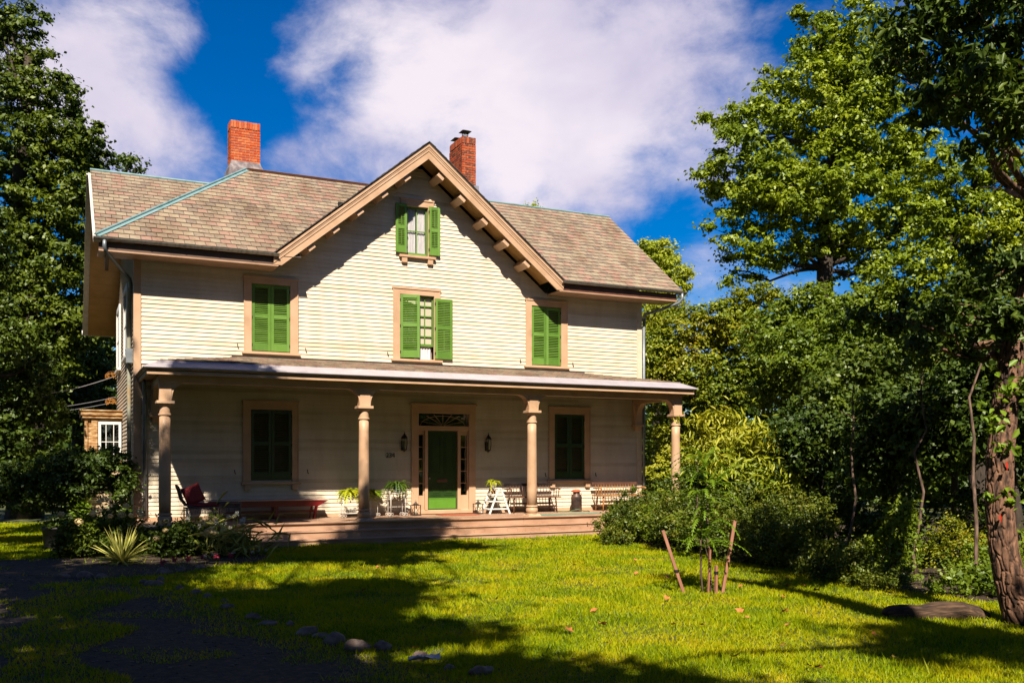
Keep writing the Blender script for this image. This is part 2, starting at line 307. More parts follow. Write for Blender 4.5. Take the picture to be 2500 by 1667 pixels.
# ------------------------------------------------------------------ the ground
def grid(name, x0, x1, y0, y1, n, m, hf, mat, inside=None):
    xs = np.linspace(x0, x1, n); ys = np.linspace(y0, y1, m); X, Y = np.meshgrid(xs, ys); Z = hf(X, Y)
    V = np.stack([X.ravel(), Y.ravel(), Z.ravel()], 1); i = np.arange(n*m).reshape(m, n)
    F = np.stack([i[:-1, :-1].ravel(), i[:-1, 1:].ravel(), i[1:, 1:].ravel(), i[1:, :-1].ravel()], 1)
    if inside is not None:
        c = V[F].mean(1); F = F[inside(c[:, 0], c[:, 1])]
    return npmesh(name, V, F, mat)
def gh(x, y):                                        # height of the ground
    return .10+.025*np.sin(x*.7)*np.cos(y*.6)+.012*np.sin(x*2.1+y*1.3)
def lawn_edge(y):                                    # x of the stone row between drive and lawn
    return np.interp(y, [-30, -17.2, -16.3, -15.4, -14, -12.7, -11.9, -10.2, -8.8, -7.0, -6, 0], [6.5, 3.6, 3.15, 3.05, 2.6, 2.15, 1.95, 1.9, 1.2, 1.05, .6, .3])
g = grid('ground', -250, 350, -150, 450, 3, 3, lambda x, y: x*0-.06, M['turf']); tag(g, kind='structure')
g = grid('lawn', -40, 45, -40, 40, 171, 161, gh, M['turf']); tag(g, kind='structure')
def in_drive(x, y): return (x < lawn_edge(y)-.12+.1*np.sin(y*3)) & (x > -2.6+.3*np.sin(y*.9)) & (y < -3.5)
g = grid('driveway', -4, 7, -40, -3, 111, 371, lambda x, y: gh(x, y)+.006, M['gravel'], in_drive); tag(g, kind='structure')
def in_bed(x, y): return ((x-.95)**2/1.8**2+(y+5.4)**2/2.1**2 < 1) | ((x-2.4)**2/1.5**2+(y+4.6)**2/1.6**2 < 1) | ((x > np.interp(y, [-16, -12, -8, -5, -3], [11.6, 11.5, 12.1, 12.4, 13.0])+.15*np.sin(y*2)) & (x < 30) & (y > -15.5) & (y < -2))
g = grid('planting_bed_soil', -2, 30, -18, -1, 161, 86, lambda x, y: gh(x, y)+.012, M['soil'], in_bed); tag(g, kind='structure')

rng = np.random.default_rng(11)
def grass(n, seed):
    r = np.random.default_rng(seed)
    d = 6.0+28*r.random(n)**1.5; a = (r.random(n)-.5)*1.12; th = PSI+a
    x = d*np.sin(th); y = CY+d*np.cos(th)
    drive = in_drive(x, y); strip = (np.abs(x-(-.2+.07*(y+15))) < .55+.25*np.sin(y*2.3)) & (y < -8)
    noise = np.sin(x*3.1+np.sin(y*2.7)*2)+np.sin(y*4.3+x*1.7)
    edge = np.clip((lawn_edge(y)-.1-x)/.9, 0, 1); keep = ~drive | (strip & (r.random(n) < .6)) | ((noise > .7) & (r.random(n) < .3)) | (r.random(n) > .25+edge*.9)
    keep &= ~in_bed(x, y) | (r.random(n) < .05)
    keep &= ~((x > 1.5) & (x < 16.3) & (y > -2.85))
    x, y, d = x[keep], y[keep], d[keep]; n = len(x)
    h = (.022+.034*r.random(n)**2)*(1+.02*d)*(1+.35*np.sin(x*1.9)*np.sin(y*2.3)); tall = r.random(n) < .01; h[tall] *= 2.0
    w = .003+.00045*d; an = r.random(n)*6.283; ln = 1.1*h; la = r.random(n)*6.283
    z = gh(x, y)-.002
    b0 = np.stack([x-np.cos(an)*w, y-np.sin(an)*w, z], 1); b1 = np.stack([x+np.cos(an)*w, y+np.sin(an)*w, z], 1)
    k = r.random(n); tp = np.stack([x+np.cos(la)*ln*k, y+np.sin(la)*ln*k, z+h], 1)
    V = np.empty((n*3, 3)); V[0::3] = b0; V[1::3] = b1; V[2::3] = tp; F = np.arange(n*3).reshape(n, 3)
    return V, F
V, F = grass(680000, 3)
go = npmesh('grass', V, F, LF['grass'], kind='stuff'); tag(go, 'bright mown grass of the front lawn', 'grass')
# pebbles of the drive
mbp = MB()
for i in range(2600):
    yy = -19+15*random.random()**1.0; e = float(lawn_edge(yy)); xx = e-.2-random.random()**1.3*3.2; s = .008+.022*random.random()**3
    mbp.sphere((xx, yy, float(gh(xx, yy))+.006), s, 5, 3, (1, 1.2, .6), .4)
o = obj('pebbles', mbp, M['pebble'], kind='stuff'); tag(o, 'loose pebbles scattered over the dark driveway', 'pebbles')

# ------------------------------------------------------------------ the house
HX0, HX1 = 1.607, 16.129
house = thing('house', 'cream clapboard farmhouse with green shutters, slate roof, front gable and long porch', 'house', (8.87, 4, .1), world=True)
EAVE_Z, RIDGE_Z, RIDGE_Y, OH = 7.24, 10.50, 3.5, .80
SL = (RIDGE_Z-EAVE_Z)/(RIDGE_Y+OH)
GX, GAP, GS = 8.885, 10.60, .818                     # gable centre, apex height of roof top, slope
def rake(x, drop=0): return GAP-drop-GS*abs(x-GX)
# openings in the front wall (x0,x1,z0,z1)
OPEN = {'LW': (4.376, 5.354, 4.88, 6.60), 'MW': (8.339, 9.33, 4.88, 6.63), 'RW': (12.355, 13.33, 4.88, 6.60), 'AW': (8.53, 9.15, 7.73, 9.06),
        'LL': (4.356, 5.40, 1.58, 3.39), 'RL': (13.11, 14.12, 1.55, 3.46), 'DR': (8.87, 10.375, .72, 3.40)}
CAS = {'LW': (4.19, 5.55, 4.86, 6.74), 'MW': (8.145, 9.50, 4.86, 6.77), 'RW': (12.17, 13.53, 4.86, 6.74), 'AW': (8.36, 9.30, 7.70, 9.215),
       'LL': (4.17, 5.56, 1.54, 3.58), 'RL': (12.93, 14.31, 1.51, 3.64), 'DR': (8.66, 10.575, .72, 3.61)}
def span_minus(x0, x1, holes):
    segs = [(x0, x1)]
    for a, b in holes:
        ns = []
        for s0, s1 in segs:
            if b <= s0 or a >= s1: ns.append((s0, s1)); continue
            if a > s0: ns.append((s0, a))
            if b < s1: ns.append((b, s1))
        segs = ns
    return [s for s in segs if s[1]-s[0] > .03]
wl = MB()
zs = sorted({.1, 7.0}|{v for k in OPEN if k != 'AW' for v in OPEN[k][2:]})
for z0, z1 in zip(zs[:-1], zs[1:]):
    zc = (z0+z1)/2
    for a, b in span_minus(HX0+.02, HX1-.02, [OPEN[k][:2] for k in OPEN if OPEN[k][2] < zc < OPEN[k][3]]): wl.box(a, b, .02, .22, z0, z1)
a0, a1, z0, z1 = OPEN['AW']; xb = GX-(10.0-7.0)/GS
wl.prism([(xb-.15, 7.0), (a0, 7.0), (a0, rake(a0, .6))], .02, .22); wl.prism([(a1, 7.0), (2*GX-xb+.15, 7.0), (a1, rake(a1, .6))], .02, .22)
wl.box(a0, a1, .02, .22, 7.0, z0); wl.prism([(a0, z1), (a1, z1), (a1, rake(a1, .6)), (GX, rake(GX, .6)), (a0, rake(a0, .6))], .02, .22)
wl.prismx([(.22, .1), (8, .1), (8, 6.5), (RIDGE_Y+.2, 9.9), (.22, 7.4)], HX0+.02, HX0+.2)      # left end wall
wl.prismx([(.22, .1), (8, .1), (8, 6.5), (RIDGE_Y+.2, 9.9), (.22, 7.4)], HX1-.2, HX1-.02)
wl.box(HX0+.2, HX1-.2, 7.8, 7.98, .1, 6.6)
wall = obj('wall', wl, M['cream'], house)
dk = MB(); dk.box(HX0+.3, HX1-.3, .9, 1.0, .2, 6.9); dk.box(GX-2, GX+2, .9, 1.0, 6.9, 9.2); obj('dark_room_board', dk, M['dark'], house)  # near-black board added for the darkness of the unlit rooms
# clapboards, one object per board
EXPO = .105; boards = []
def clap(x0, x1, z, x0t=None, x1t=None):
    mb = MB(); x0t = x0 if x0t is None else x0t; x1t = x1 if x1t is None else x1t
    j = random.uniform(-.0015, .0015)
    mb.add([(x0, .018, z), (x1, .018, z), (x1, -.012+j, z), (x0, -.012+j, z), (x0t, .018, z+EXPO+.006), (x1t, .018, z+EXPO+.006), (x1t, .012, z+EXPO+.006), (x0t, .012, z+EXPO+.006)],
           [(0,1,2,3),(7,6,5,4),(3,2,6,7),(2,1,5,6),(0,3,7,4),(1,0,4,5)])
    boards.append((x1-x0, mb))
z = .66
while z < 10.05:
    zc = z+EXPO/2
    if 4.0 < z < 4.35: z += EXPO; continue
    holes = [CAS[k][:2] for k in CAS if CAS[k][2]-.05 < zc < CAS[k][3]+.02]
    if z < 6.95: lo, hi, s = HX0+.14, HX1-.14, 0
    else:
        w = (rake(GX, .40)-z)/GS; lo, hi, s = GX-w, GX+w, EXPO/GS
        if w < .15: break
    for a, b in span_minus(lo, hi, holes):
        cuts = [a]
        if b-a > 4.5: cuts.append(random.uniform(a+1.2, b-1.2))
        cuts.append(b)
        for c, d in zip(cuts[:-1], cuts[1:]):
            clap(c+(.001 if c != a else 0), d-(.001 if d != b else 0), z, c+(s if c == lo and s else 0), max(d-(s if d == hi and s else 0), c+s+.002) if s else d)
    z += EXPO
boards.sort(key=lambda t: -t[0])
for w, mb in boards[:295]: obj('clapboard', mb, M['cream'], house)
rest = MB()
for w, mb in boards[295:]: rest.add(mb.v, mb.f)
if rest.v: obj('short_clapboards', rest, M['cream'], house, kind='stuff')
sd = MB(); z = .5
while z < 9.7:                                        # boards of the left end wall
    yr = min(8.0, 8-(z-6.4)/.75) if z > 6.4 else 8.0; yf = 0.02 if z < 7.2 else max(.02, (z-7.2)/.72)
    if yr-yf > .2:
        x = HX0; sd.add([(x+.018, yf, z), (x+.018, yr, z), (x-.014, yr, z), (x-.014, yf, z), (x+.018, yf, z+EXPO), (x+.018, yr, z+EXPO), (x+.01, yr, z+EXPO), (x+.01, yf, z+EXPO)], [(0,3,2,1),(4,5,6,7),(3,7,6,2),(2,6,5,1),(0,4,7,3),(0,1,5,4)])
    z += EXPO
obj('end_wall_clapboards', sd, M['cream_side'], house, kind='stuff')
cb = MB(); cb.box(HX0-.03, HX0+.14, -.03, .02, .15, 6.98); obj('corner_board', cb, M['peach'], house, bevel=.006)
cb = MB(); cb.box(HX0-.03, HX0+.02, .022, .16, .15, 6.98); obj('corner_board', cb, M['peach'], house)
cb = MB(); cb.box(HX1-.14, HX1+.03, -.03, .02, .15, 6.98); obj('corner_board', cb, M['cream'], house, bevel=.006)
sk = MB(); sk.box(HX0+.14, HX1-.14, -.045, .015, .605, .70); obj('skirting_board', sk, M['peach'], house)

def louvre_shutter(x0, x1, z0, z1, y, parent, hinge=None, ang=0, rod=False, mat=None):
    """one shutter leaf: frame, rails and slats; ang swings it about its hinge edge"""
    w = x1-x0; st = .075; t = .03; fr = MB(); zm = z0+(z1-z0)*.52
    fr.box(0, st, 0, t, z0, z1); fr.box(w-st, w, 0, t, z0, z1); fr.box(st, w-st, 0, t, z1-.09, z1); fr.box(st, w-st, 0, t, z0, z0+.20); fr.box(st, w-st, 0, t, zm-.05, zm+.05)
    sl_ = MB()
    for a, b in ((z0+.20, zm-.05), (zm+.05, z1-.09)):
        n = max(6, int((b-a)/.047))
        for i in range(n):
            zc = a+(b-a)*(i+.5)/n; sl_.add([(st, .004, zc-.006), (w-st, .004, zc-.006), (w-st, .028, zc+.012), (st, .028, zc+.012), (st, .006, zc-.014), (w-st, .006, zc-.014), (w-st, .031, zc+.005), (st, .031, zc+.005)], [(0,1,2,3),(7,6,5,4),(0,4,5,1),(3,2,6,7)])
        if rod: fr.box(w/2-.008, w/2+.008, -.012, .004, a+.02, b-.02)
    hx = 0 if hinge != 'R' else w
    Mx = Matrix.Translation((x0+hx, y, 0)) @ Matrix.Rotation(ang, 4, 'Z') @ Matrix.Translation((-hx, 0, 0))
    for mb in (fr, sl_): mb.v = [tuple(Mx @ Vector(v)) for v in mb.v]
    mat = mat or M['green']; f = obj('shutter', fr, mat, parent, bevel=.004); s = obj('louvres', sl_, mat, f, kind='stuff')
    for zz in (z0+.15, (z0+z1)/2, z1-.15):
        hm = MB(); xx = x0-.012 if hinge != 'R' else x1-.012
        hm.box(xx, xx+.024, y-.012, y+.01, zz-.035, zz+.035); obj('hinge', hm, M['black'], f)
    return f
def casing(k, brackets=False, sill=True):
    x0, x1, z0, z1 = CAS[k]; o0, o1, p0, p1 = OPEN[k]; c = MB()
    c.box(x0, o0, -.04, .02, z0, z1); c.box(o1, x1, -.04, .02, z0, z1); c.box(o0, o1, -.04, .02, p1, z1)
    c.box(x0-.03, x1+.03, -.06, -.001, z1, z1+.045); c.box(x0-.012, x0+.014, -.052, -.038, z0, z1); c.box(x1-.014, x1+.012, -.052, -.038, z0, z1)
    c.box(o0-.02, o0, .02, .16, p0, p1); c.box(o1, o1+.02, .02, .16, p0, p1)
    f = obj('window_frame', c, M['peach'], house, bevel=.004)
    if sill:
        s = MB(); s.box(x0-.055, x1+.06, -.11, .10, z0-.065, z0)
        if brackets:
            for xx in (x0+.02, x1-.17): s.box(xx, xx+.15, -.09, -.005, z0-.21, z0-.067)
        obj('sill', s, M['peach'], f, bevel=.006)
    return f
def sash(k, nx, nz, mat, parent, y=.05, z0=None, fw=.045):
    x0, x1, a, b = OPEN[k]; a = a if z0 is None else z0; s = MB()
    s.box(x0, x0+fw, y, y+.035, a, b); s.box(x1-fw, x1, y, y+.035, a, b); s.box(x0+fw, x1-fw, y, y+.035, a, a+fw+.02); s.box(x0+fw, x1-fw, y, y+.035, b-fw, b)
    for i in range(1, nx): xx = x0+(x1-x0)*i/nx; s.box(xx-.011, xx+.011, y+.003, y+.032, a+fw+.02, b-fw)
    for i in range(1, nz): zz = a+(b-a)*i/nz; s.box(x0+fw, x1-fw, y+.005, y+.03, zz-.013, zz+.013)
    sa = obj('sash', s, mat, parent); g_ = MB(); g_.add([(x0+.02, y+.017, a+.02), (x1-.02, y+.017, a+.02), (x1-.02, y+.017, b-.02), (x0+.02, y+.017, b-.02)], [(0,1,2,3)]); obj('pane', g_, M['glass'], parent); return sa
def drape(x0, x1, z0, z1, y, mat, parent, amp=.02, n=40, sweep=0):
    V = []; F = []
    for i in range(n+1):
        for j in range(9):
            u = i/n; v = j/8; xx = x0+(x1-x0)*(u*(1-sweep*math.sin(v*3.14)**1.0)); V.append((xx, y+amp*math.sin(u*38+v*1.2), z0+(z1-z0)*v))
    for i in range(n):
        for j in range(8): F.append((i*9+j, (i+1)*9+j, (i+1)*9+j+1, i*9+j+1))
    mb = MB(); mb.add(V, F); return obj('curtain', mb, mat, parent, smooth=True)
for k in ('LW', 'RW', 'LL', 'RL'):
    f = casing(k, brackets=k in ('LL', 'RL')); x0, x1, z0, z1 = OPEN[k]; xm = (x0+x1)/2
    mt = M['shadegreen'] if k in ('LL', 'RL') else M['green']; louvre_shutter(x0+.008, xm-.003, z0+.01, z1-.01, -.012, house, 'L', mat=mt); louvre_shutter(xm+.003, x1-.008, z0+.01, z1-.01, -.012, house, 'R', mat=mt)  # lower pair takes the green darkened for porch shade
    bk = MB(); bk.box(x0, x1, .10, .12, z0, z1); obj('backing_panel', bk, M['darkwood'], f)
f = casing('MW'); x0, x1, z0, z1 = OPEN['MW']
louvre_shutter(x0+.005, x0+.54, z0+.02, z1-.01, -.035, house, 'L', R(-14)); louvre_shutter(x1+.01, x1+.53, z0+.02, z1-.06, -.085, house, 'L', 0, True)
sash('MW', 4, 5, M['green'], f, .05, z0=z0+.36)
bl = MB(); bl.box(x0+.03, x1-.03, .10, .104, z0+.42, z1-.03); obj('window_blind', bl, M['blind'], f)
drape(x0+.45, x1-.05, z0, z0+.42, .11, M['curtain'], f, .012)
f = casing('AW', brackets=True); x0, x1, z0, z1 = OPEN['AW']
louvre_shutter(x0-.335, x0-.005, z0+.02, z1+.03, -.08, house, 'R', R(3), True); louvre_shutter(x1+.01, x1+.335, z0+.02, z1+.03, -.08, house, 'L', R(-3), True)
sash('AW', 2, 2, M['green'], f)
drape(x0+.04, x0+.30, z0+.05, z1-.03, .11, M['curtain'], f, .012); drape(x1-.30, x1-.04, z0+.05, z1-.03, .115, M['curtain'], f, .012)
# front door with sidelights and transom
o0, o1, p0, p1 = OPEN['DR']; c0, c1, q0, q1 = CAS['DR']; fr = MB()
fr.box(c0, o0, -.05, .02, .70, q1); fr.box(o1, c1, -.05, .02, .70, q1); fr.box(o0, o1, -.05, .02, p1, q1); fr.box(c0-.04, c1+.04, -.08, -.001, q1, q1+.06)
fr.box(o0, o1, -.03, .16, 2.92, 3.05)                # transom bar
for a, b in ((9.065, 9.15), (10.045, 10.13)): fr.box(a, b, -.02, .16, .72, 2.92)
for a, b in ((o0, 9.065), (10.13, o1)):
    fr.box(a, b, .04, .12, .72, 1.12); fr.box(a, b, .04, .12, 2.80, 2.92); fr.box(a, a+.022, .04, .12, 1.12, 2.80); fr.box(b-.03, b, .04, .12, 1.12, 2.80)
    for i in range(1, 5): zz = 1.12+1.68*i/5; fr.box(a+.022, b-.03, .05, .09, zz-.011, zz+.011)
dfr = obj('door_frame', fr, M['peach'], house, bevel=.004)
th = MB(); th.box(c0, c1, -.22, .10, .625, .715); obj('door_step', th, M['peach'], house, bevel=.01)
gp = MB(); gp.box(o0+.02, 9.04, .075, .079, 1.12, 2.80); gp.box(10.15, o1-.03, .075, .079, 1.12, 2.80); gp.box(o0+.03, o1-.03, .075, .079, 3.05, 3.38); obj('pane', gp, M['glass'], dfr)
fan = MB(); cx, cz = (o0+o1)/2, 3.06
for i in range(7):
    t = math.pi*(i+.5)/7; fan.beam((cx+.04*math.cos(t), .065, cz+.03*math.sin(t)), (cx+.62*math.cos(t), .065, cz+min(.31, .40*math.sin(t)+.02)), .012, .014)
pts = [(cx+.66*math.cos(math.pi*i/16), .065, cz+.27*math.sin(math.pi*i/16)) for i in range(17)]; fan.tube(pts, .007, 5)
obj('fan_tracery', fan, M['peach'], dfr)
dr = MB(); dr.box(9.155, 10.04, .05, .09, .73, 2.915); door = obj('front_door', dr, M['shadegreen'], house)
for a, b, z0, z1 in ((9.25, 9.55, 1.72, 2.78), (9.65, 9.95, 1.72, 2.78), (9.25, 9.55, 1.12, 1.42), (9.65, 9.95, 1.12, 1.42)):
    p = MB(); p.box(a, b, .035, .051, z0, z0+.02); p.box(a, b, .035, .051, z1-.02, z1); p.box(a, a+.02, .035, .051, z0+.02, z1-.02); p.box(b-.02, b, .035, .051, z0+.02, z1-.02); p.box(a+.06, b-.06, .04, .051, z0+.06, z1-.06); obj('door_panel', p, M['shadegreen'], door)
kp = MB(); kp.box(9.19, 10.00, .038, .051, .75, 1.03); kp.box(9.19, 10.0, .03, .051, 1.03, 1.05); obj('kick_plate', kp, surf('sunlit_kick_green', [(.10, .25, .02), (.12, .30, .03)], 3, .4, .05), door)  # sun on the door foot put into this brighter green
ms = MB(); ms.box(9.44, 9.74, .03, .051, 1.49, 1.57); ms.box(9.46, 9.72, .024, .031, 1.505, 1.555); obj('mail_slot', ms, M['brownrail'], door, bevel=.004)
kn = MB(); kn.sphere((9.205, .01, 1.60), .028); kn.lathe(9.205, .03, [(.01, 1.59), (.01, 1.61)], 8); obj('door_knob', kn, M['gutter'], door, smooth=True)
# house number 234
for i, ch in enumerate('234'):
    cu = bpy.data.curves.new('n', 'FONT'); cu.body = ch; cu.size = .19; cu.extrude = .006; tmp = bpy.data.objects.new('n', cu); COL.objects.link(tmp)
    me = bpy.data.meshes.new_from_object(tmp); bpy.data.objects.remove(tmp); me.materials.append(M['black'])
    o = bpy.data.objects.new('house_number', me); COL.objects.link(o); attach(o, house); o.location = (7.93+i*.085, -.03, 2.165); o.rotation_euler = (math.pi/2, 0, 0); o.name = 'house_number'
# wall lamps beside the door
for cx in (8.42, 10.92):
    l = MB(); y = -.16
    l.box(cx-.045, cx+.045, -.03, -.012, 2.36, 2.62); l.tube([(cx, -.03, 2.44), (cx, -.09, 2.34), (cx, -.15, 2.33), (cx, y, 2.38)], .012, 6)
    l.lathe(cx, y, [(.012, 2.33), (.05, 2.37), (.075, 2.385), (.075, 2.40)], 8); l.lathe(cx, y, [(.085, 2.68), (.095, 2.70), (.06, 2.76), (.03, 2.79), (.012, 2.83), (.004, 2.88)], 8)
    for j in range(6):
        t = j*math.pi/3; l.tube([(cx+.062*math.cos(t), y+.062*math.sin(t), 2.40), (cx+.085*math.cos(t), y+.085*math.sin(t), 2.55), (cx+.078*math.cos(t), y+.078*math.sin(t), 2.68)], .006, 4)
    w = obj('wall_lantern', l, M['black'], house); gl = MB(); gl.lathe(cx, y, [(.056, 2.40), (.078, 2.55), (.07, 2.68)], 8); obj('lamp_glass', gl, M['glass'], w)
# shutter dogs
for x, z in ((4.02, 4.99), (5.75, 4.97), (7.98, 4.98), (11.98, 4.98), (13.72, 4.95), (3.95, 1.80), (5.80, 1.80), (12.80, 1.68), (14.50, 1.68)):
    s = MB(); s.beam((x, -.03, z+.05), (x+.015, -.03, z-.04), .012, .02); s.beam((x+.01, -.03, z-.04), (x+.04, -.03, z-.055), .012, .02); obj('shutter_dog', s, M['black'], house)

# ---- porch
FZ = .61; PY = -2.28; CYL = -2.08
px0, px1 = HX0+.02, 16.30
n = int((px1-px0)/.105)
for i in range(n):                                    # floor boards run front to back
    a = px0+(px1-px0)*i/n; b_ = MB(); b_.box(a+.002, a+(px1-px0)/n-.002, PY, -.05, FZ-.03, FZ+random.uniform(-.001, .001)); obj('floor_board', b_, M['porch'], house)
st = MB(); st.box(px0, px1, PY-.025, PY, FZ-.035, FZ+.004); obj('porch_nosing', st, M['porch'], house, bevel=.008)
for k, (y0, zt) in enumerate(((PY+.03, FZ-.035), (PY-.25, FZ-.22), (PY-.53, FZ-.40))):
    zb = (FZ-.22, FZ-.40, .02)[k]
    cuts = [px0+.03]+[c+random.uniform(-.2, .2) for c in np.arange(3.6, 15.5, 2.4)]+[px1-.03]
    for a, b in zip(cuts[:-1], cuts[1:]):
        r_ = MB(); r_.box(a+.002, b-.002, y0, y0+.03, zb-.0, zt-.002); obj('riser_board', r_, M['porch'], house)
    if k:
        for a, b in zip(cuts[:-1], cuts[1:]):
            t_ = MB(); t_.box(a+.003, b-.003, y0-.03, y0+.29, zt, zt+.032+random.uniform(-.002, .003)); obj('tread', t_, M['porch'], house, bevel=.008)
        vh = MB()
        for cx in np.arange(2.6+.5*k, 16, .93):        # drilled vent arches in the risers
            pts = [(-.14, .0), (-.15, .025), (-.145, .05), (-.125, .068)]+[(-.10+.02*i, .075) for i in range(11)]+[(.125, .068), (.145, .05), (.15, .025), (.14, .0)]
            for dx, dz in pts: vh.lathe(0, 0, [(.0045, 0), (.0045, .004)], 6); q = vh.v[-12:]; vh.v[-12:] = [(cx+dx+v[0], y0-.0025-v[2]+.003, zb+.06+dz+v[1]) for v in q]
        obj('vent_holes', vh, M['dark'], house, kind='stuff')
sb = MB(); sb.box(px0, px0+.03, PY-.5, 0, .05, FZ-.04); sb.box(px1-.03, px1, PY-.5, 0, .05, FZ-.04); obj('porch_side_panel', sb, M['porch'], house)
COLX = (2.10, 6.71, 11.33, 15.96)
def bracket_poly(x, s, w=.13, rx=.25, h=.34, top=3.82):
    p = [(x+s*w, top-h-.12), (x+s*w, top)]; p += [(x+s*(w+rx), top)]
    for i in range(1, 13):
        t = math.pi/2*i/12; p.append((x+s*(w+.012+rx*(1-math.sin(t))), top-.015-h*(1-math.cos(t))))
    return p if s > 0 else p[::-1]
for i, x in enumerate(COLX):
    c = MB(); c.lathe(x, CYL, [(.128, .86), (.132, 1.3), (.130, 2.0), (.122, 2.8), (.118, 3.09)], 28)
    col = obj('column', c, M['peach'], house, smooth=True)
    c = MB(); c.lathe(x, CYL, [(.118, 3.085), (.142, 3.095), (.142, 3.125), (.119, 3.135), (.117, 3.29), (.135, 3.31), (.15, 3.34), (.155, 3.352)], 28); obj('capital', c, M['peach'], col, smooth=False)
    c = MB(); c.box(x-.19, x+.19, CYL-.19, CYL+.19, 3.352, 3.415); c.box(x-.13, x+.13, CYL-.13, CYL+.13, 3.415, 3.84); obj('abacus', c, M['peach'], col, bevel=.006)
    c = MB(); c.lathe(x, CYL, [(.14, .845), (.155, .855), (.155, .885), (.13, .90)], 28); c.lathe(x, CYL, [(.125, .84), (.15, .82), (.162, .77), (.155, .72), (.12, .68)], 28)
    c.lathe(x, CYL, [(.17, .662), (.175, .67), (.17, .68), (.13, .685)], 28); obj('base_moulding', c, M['peach'], col, smooth=True)
    c = MB(); c.add([(x-.19, CYL-.19, FZ+.004), (x+.19, CYL-.19, FZ+.004), (x+.19, CYL+.19, FZ+.004), (x-.19, CYL+.19, FZ+.004), (x-.155, CYL-.155, FZ+.06), (x+.155, CYL-.155, FZ+.06), (x+.155, CYL+.155, FZ+.06), (x-.155, CYL+.155, FZ+.06)], [(0,3,2,1),(4,5,6,7),(0,1,5,4),(1,2,6,5),(2,3,7,6),(3,0,4,7)]); obj('plinth', c, M['peach'], col)
    for s in (-1, 1):
        if (i == 0 and s < 0) or (i == 3 and s > 0): continue
        c = MB(); c.prism(bracket_poly(x, s), CYL-.11, CYL+.11); obj('bracket', c, M['peach'], col)
    if i in (0, 3):                                   # bracket towards the wall
        c = MB(); pl = [(-v+2*0, z) for v, z in bracket_poly(0, -1)]; c.prismx([(CYL+v, z) for v, z in pl], x-.11, x+.11); obj('bracket', c, M['peach'], col)
bm = MB(); bm.box(COLX[0]-.135, COLX[3]+.135, CYL-.135, CYL+.135, 3.82, 4.06); obj('porch_beam', bm, M['peach'], house, bevel=.006)
for x in (COLX[0], COLX[3]):
    bm = MB(); bm.box(x-.13, x+.13, CYL+.136, -.02, 3.822, 4.05)
    obj('side_beam', bm, M['peach'], house)
    pl = MB(); pl.box(x-.13, x+.13, -.16, -.015, 3.20, 3.815); pl.box(x-.17, x+.17, -.20, -.015, 3.14, 3.198); pl.prismx([(-.15, 3.138), (-.015, 3.138), (-.015, 3.0), (-.09, 3.0)], x-.10, x+.10)
    pts = bracket_poly(0, -1, .0, .3, .42); pl.prismx([(-.16+v, z) for v, z in pts], x-.09, x+.09); obj('wall_bracket', pl, M['peach'], house)
ce = MB()
n = 22
for i in range(n): ce.box(COLX[0]-.4, COLX[3]+.4, -2.15+i*2.13/n, -2.15+(i+1)*2.13/n-.005, 4.052+.001*(i % 2), 4.072)
obj('porch_ceiling', ce, M['darkwood'], house)
EX0, EX1, EY = 1.62, 16.38, -2.56
def ring(mb, in0, in1, z0, z1):                       # a moulding running round the three sides of the porch roof
    a, b, c = EX0+in0, EX1-in0, EY+in0
    mb.box(a, b, c, c+in1, z0, z1); mb.box(a, a+in1, c+in1, 0, z0, z1); mb.box(b-in1, b, c+in1, 0, z0, z1)
for nm, i0, i1, z0, z1 in (('cornice_soffit', .10, .42, 4.02, 4.045), ('cornice_fascia', .07, .05, 3.975, 4.055), ('cornice_band', .045, .05, 4.075, 4.105), ('crown_moulding', .015, .06, 4.105, 4.135)):
    c = MB(); ring(c, i0, i1, z0, z1); obj(nm, c, M['peach'], house, bevel=.004)
c = MB(); ring(c, .10, .05, 4.045, 4.08); obj('cornice_shadow_gap', c, M['darkwood'], house)  # dark brown strip painted in for the shadow between the mouldings
# metal apron and slate field of the porch roof (hipped)
AZ0, AZ1, AI = 4.14, 4.31, .35; PZ = 4.70; psl = (PZ-AZ1)/(abs(EY+AI))
ap = MB(); e0, e1, ey = EX0-.01, EX1+.01, EY-.02; i0, i1, iy = EX0+AI, EX1-AI, EY+AI
def quad(mb, a, b, c, d, th=.02):
    mb.add([a, b, c, d]+[(v[0], v[1], v[2]-th) for v in (a, b, c, d)], [(0,1,2,3),(7,6,5,4),(0,4,5,1),(1,5,6,2),(2,6,7,3),(3,7,4,0)])
seams = [e0, 5.2, 9.05, 12.9, e1]
for a, b in zip(seams[:-1], seams[1:]):
    ap = MB(); ia = i0 if a == e0 else a; ib = i1 if b == e1 else b
    quad(ap, (a+.002, ey, AZ0), (b-.002, ey, AZ0), (ib, iy, AZ1), (ia, iy, AZ1)); obj('roof_apron', ap, M['apron'], house)
ap = MB(); quad(ap, (e0, .0, AZ0), (e0, ey, AZ0), (i0, iy, AZ1), (i0, 0, AZ1)); quad(ap, (e1, ey, AZ0), (e1, 0, AZ0), (i1, 0, AZ1), (i1, iy, AZ1)); obj('roof_apron', ap, M['apron'], house)
hipx = -iy
pr = MB(); quad(pr, (i0, iy, AZ1-.012), (i1, iy, AZ1-.012), (i1-hipx, 0, PZ-.012), (i0+hipx, 0, PZ-.012)); pr.add([(i0, iy, AZ1-.012), (i0+hipx, 0, PZ-.012), (i0, 0, AZ1-.012)], [(0,1,2)]); pr.add([(i1, iy, AZ1-.012), (i1, 0, AZ1-.012), (i1-hipx, 0, PZ-.012)], [(0,1,2)])
proof = obj('porch_roof', pr, M['slatebed'], house)
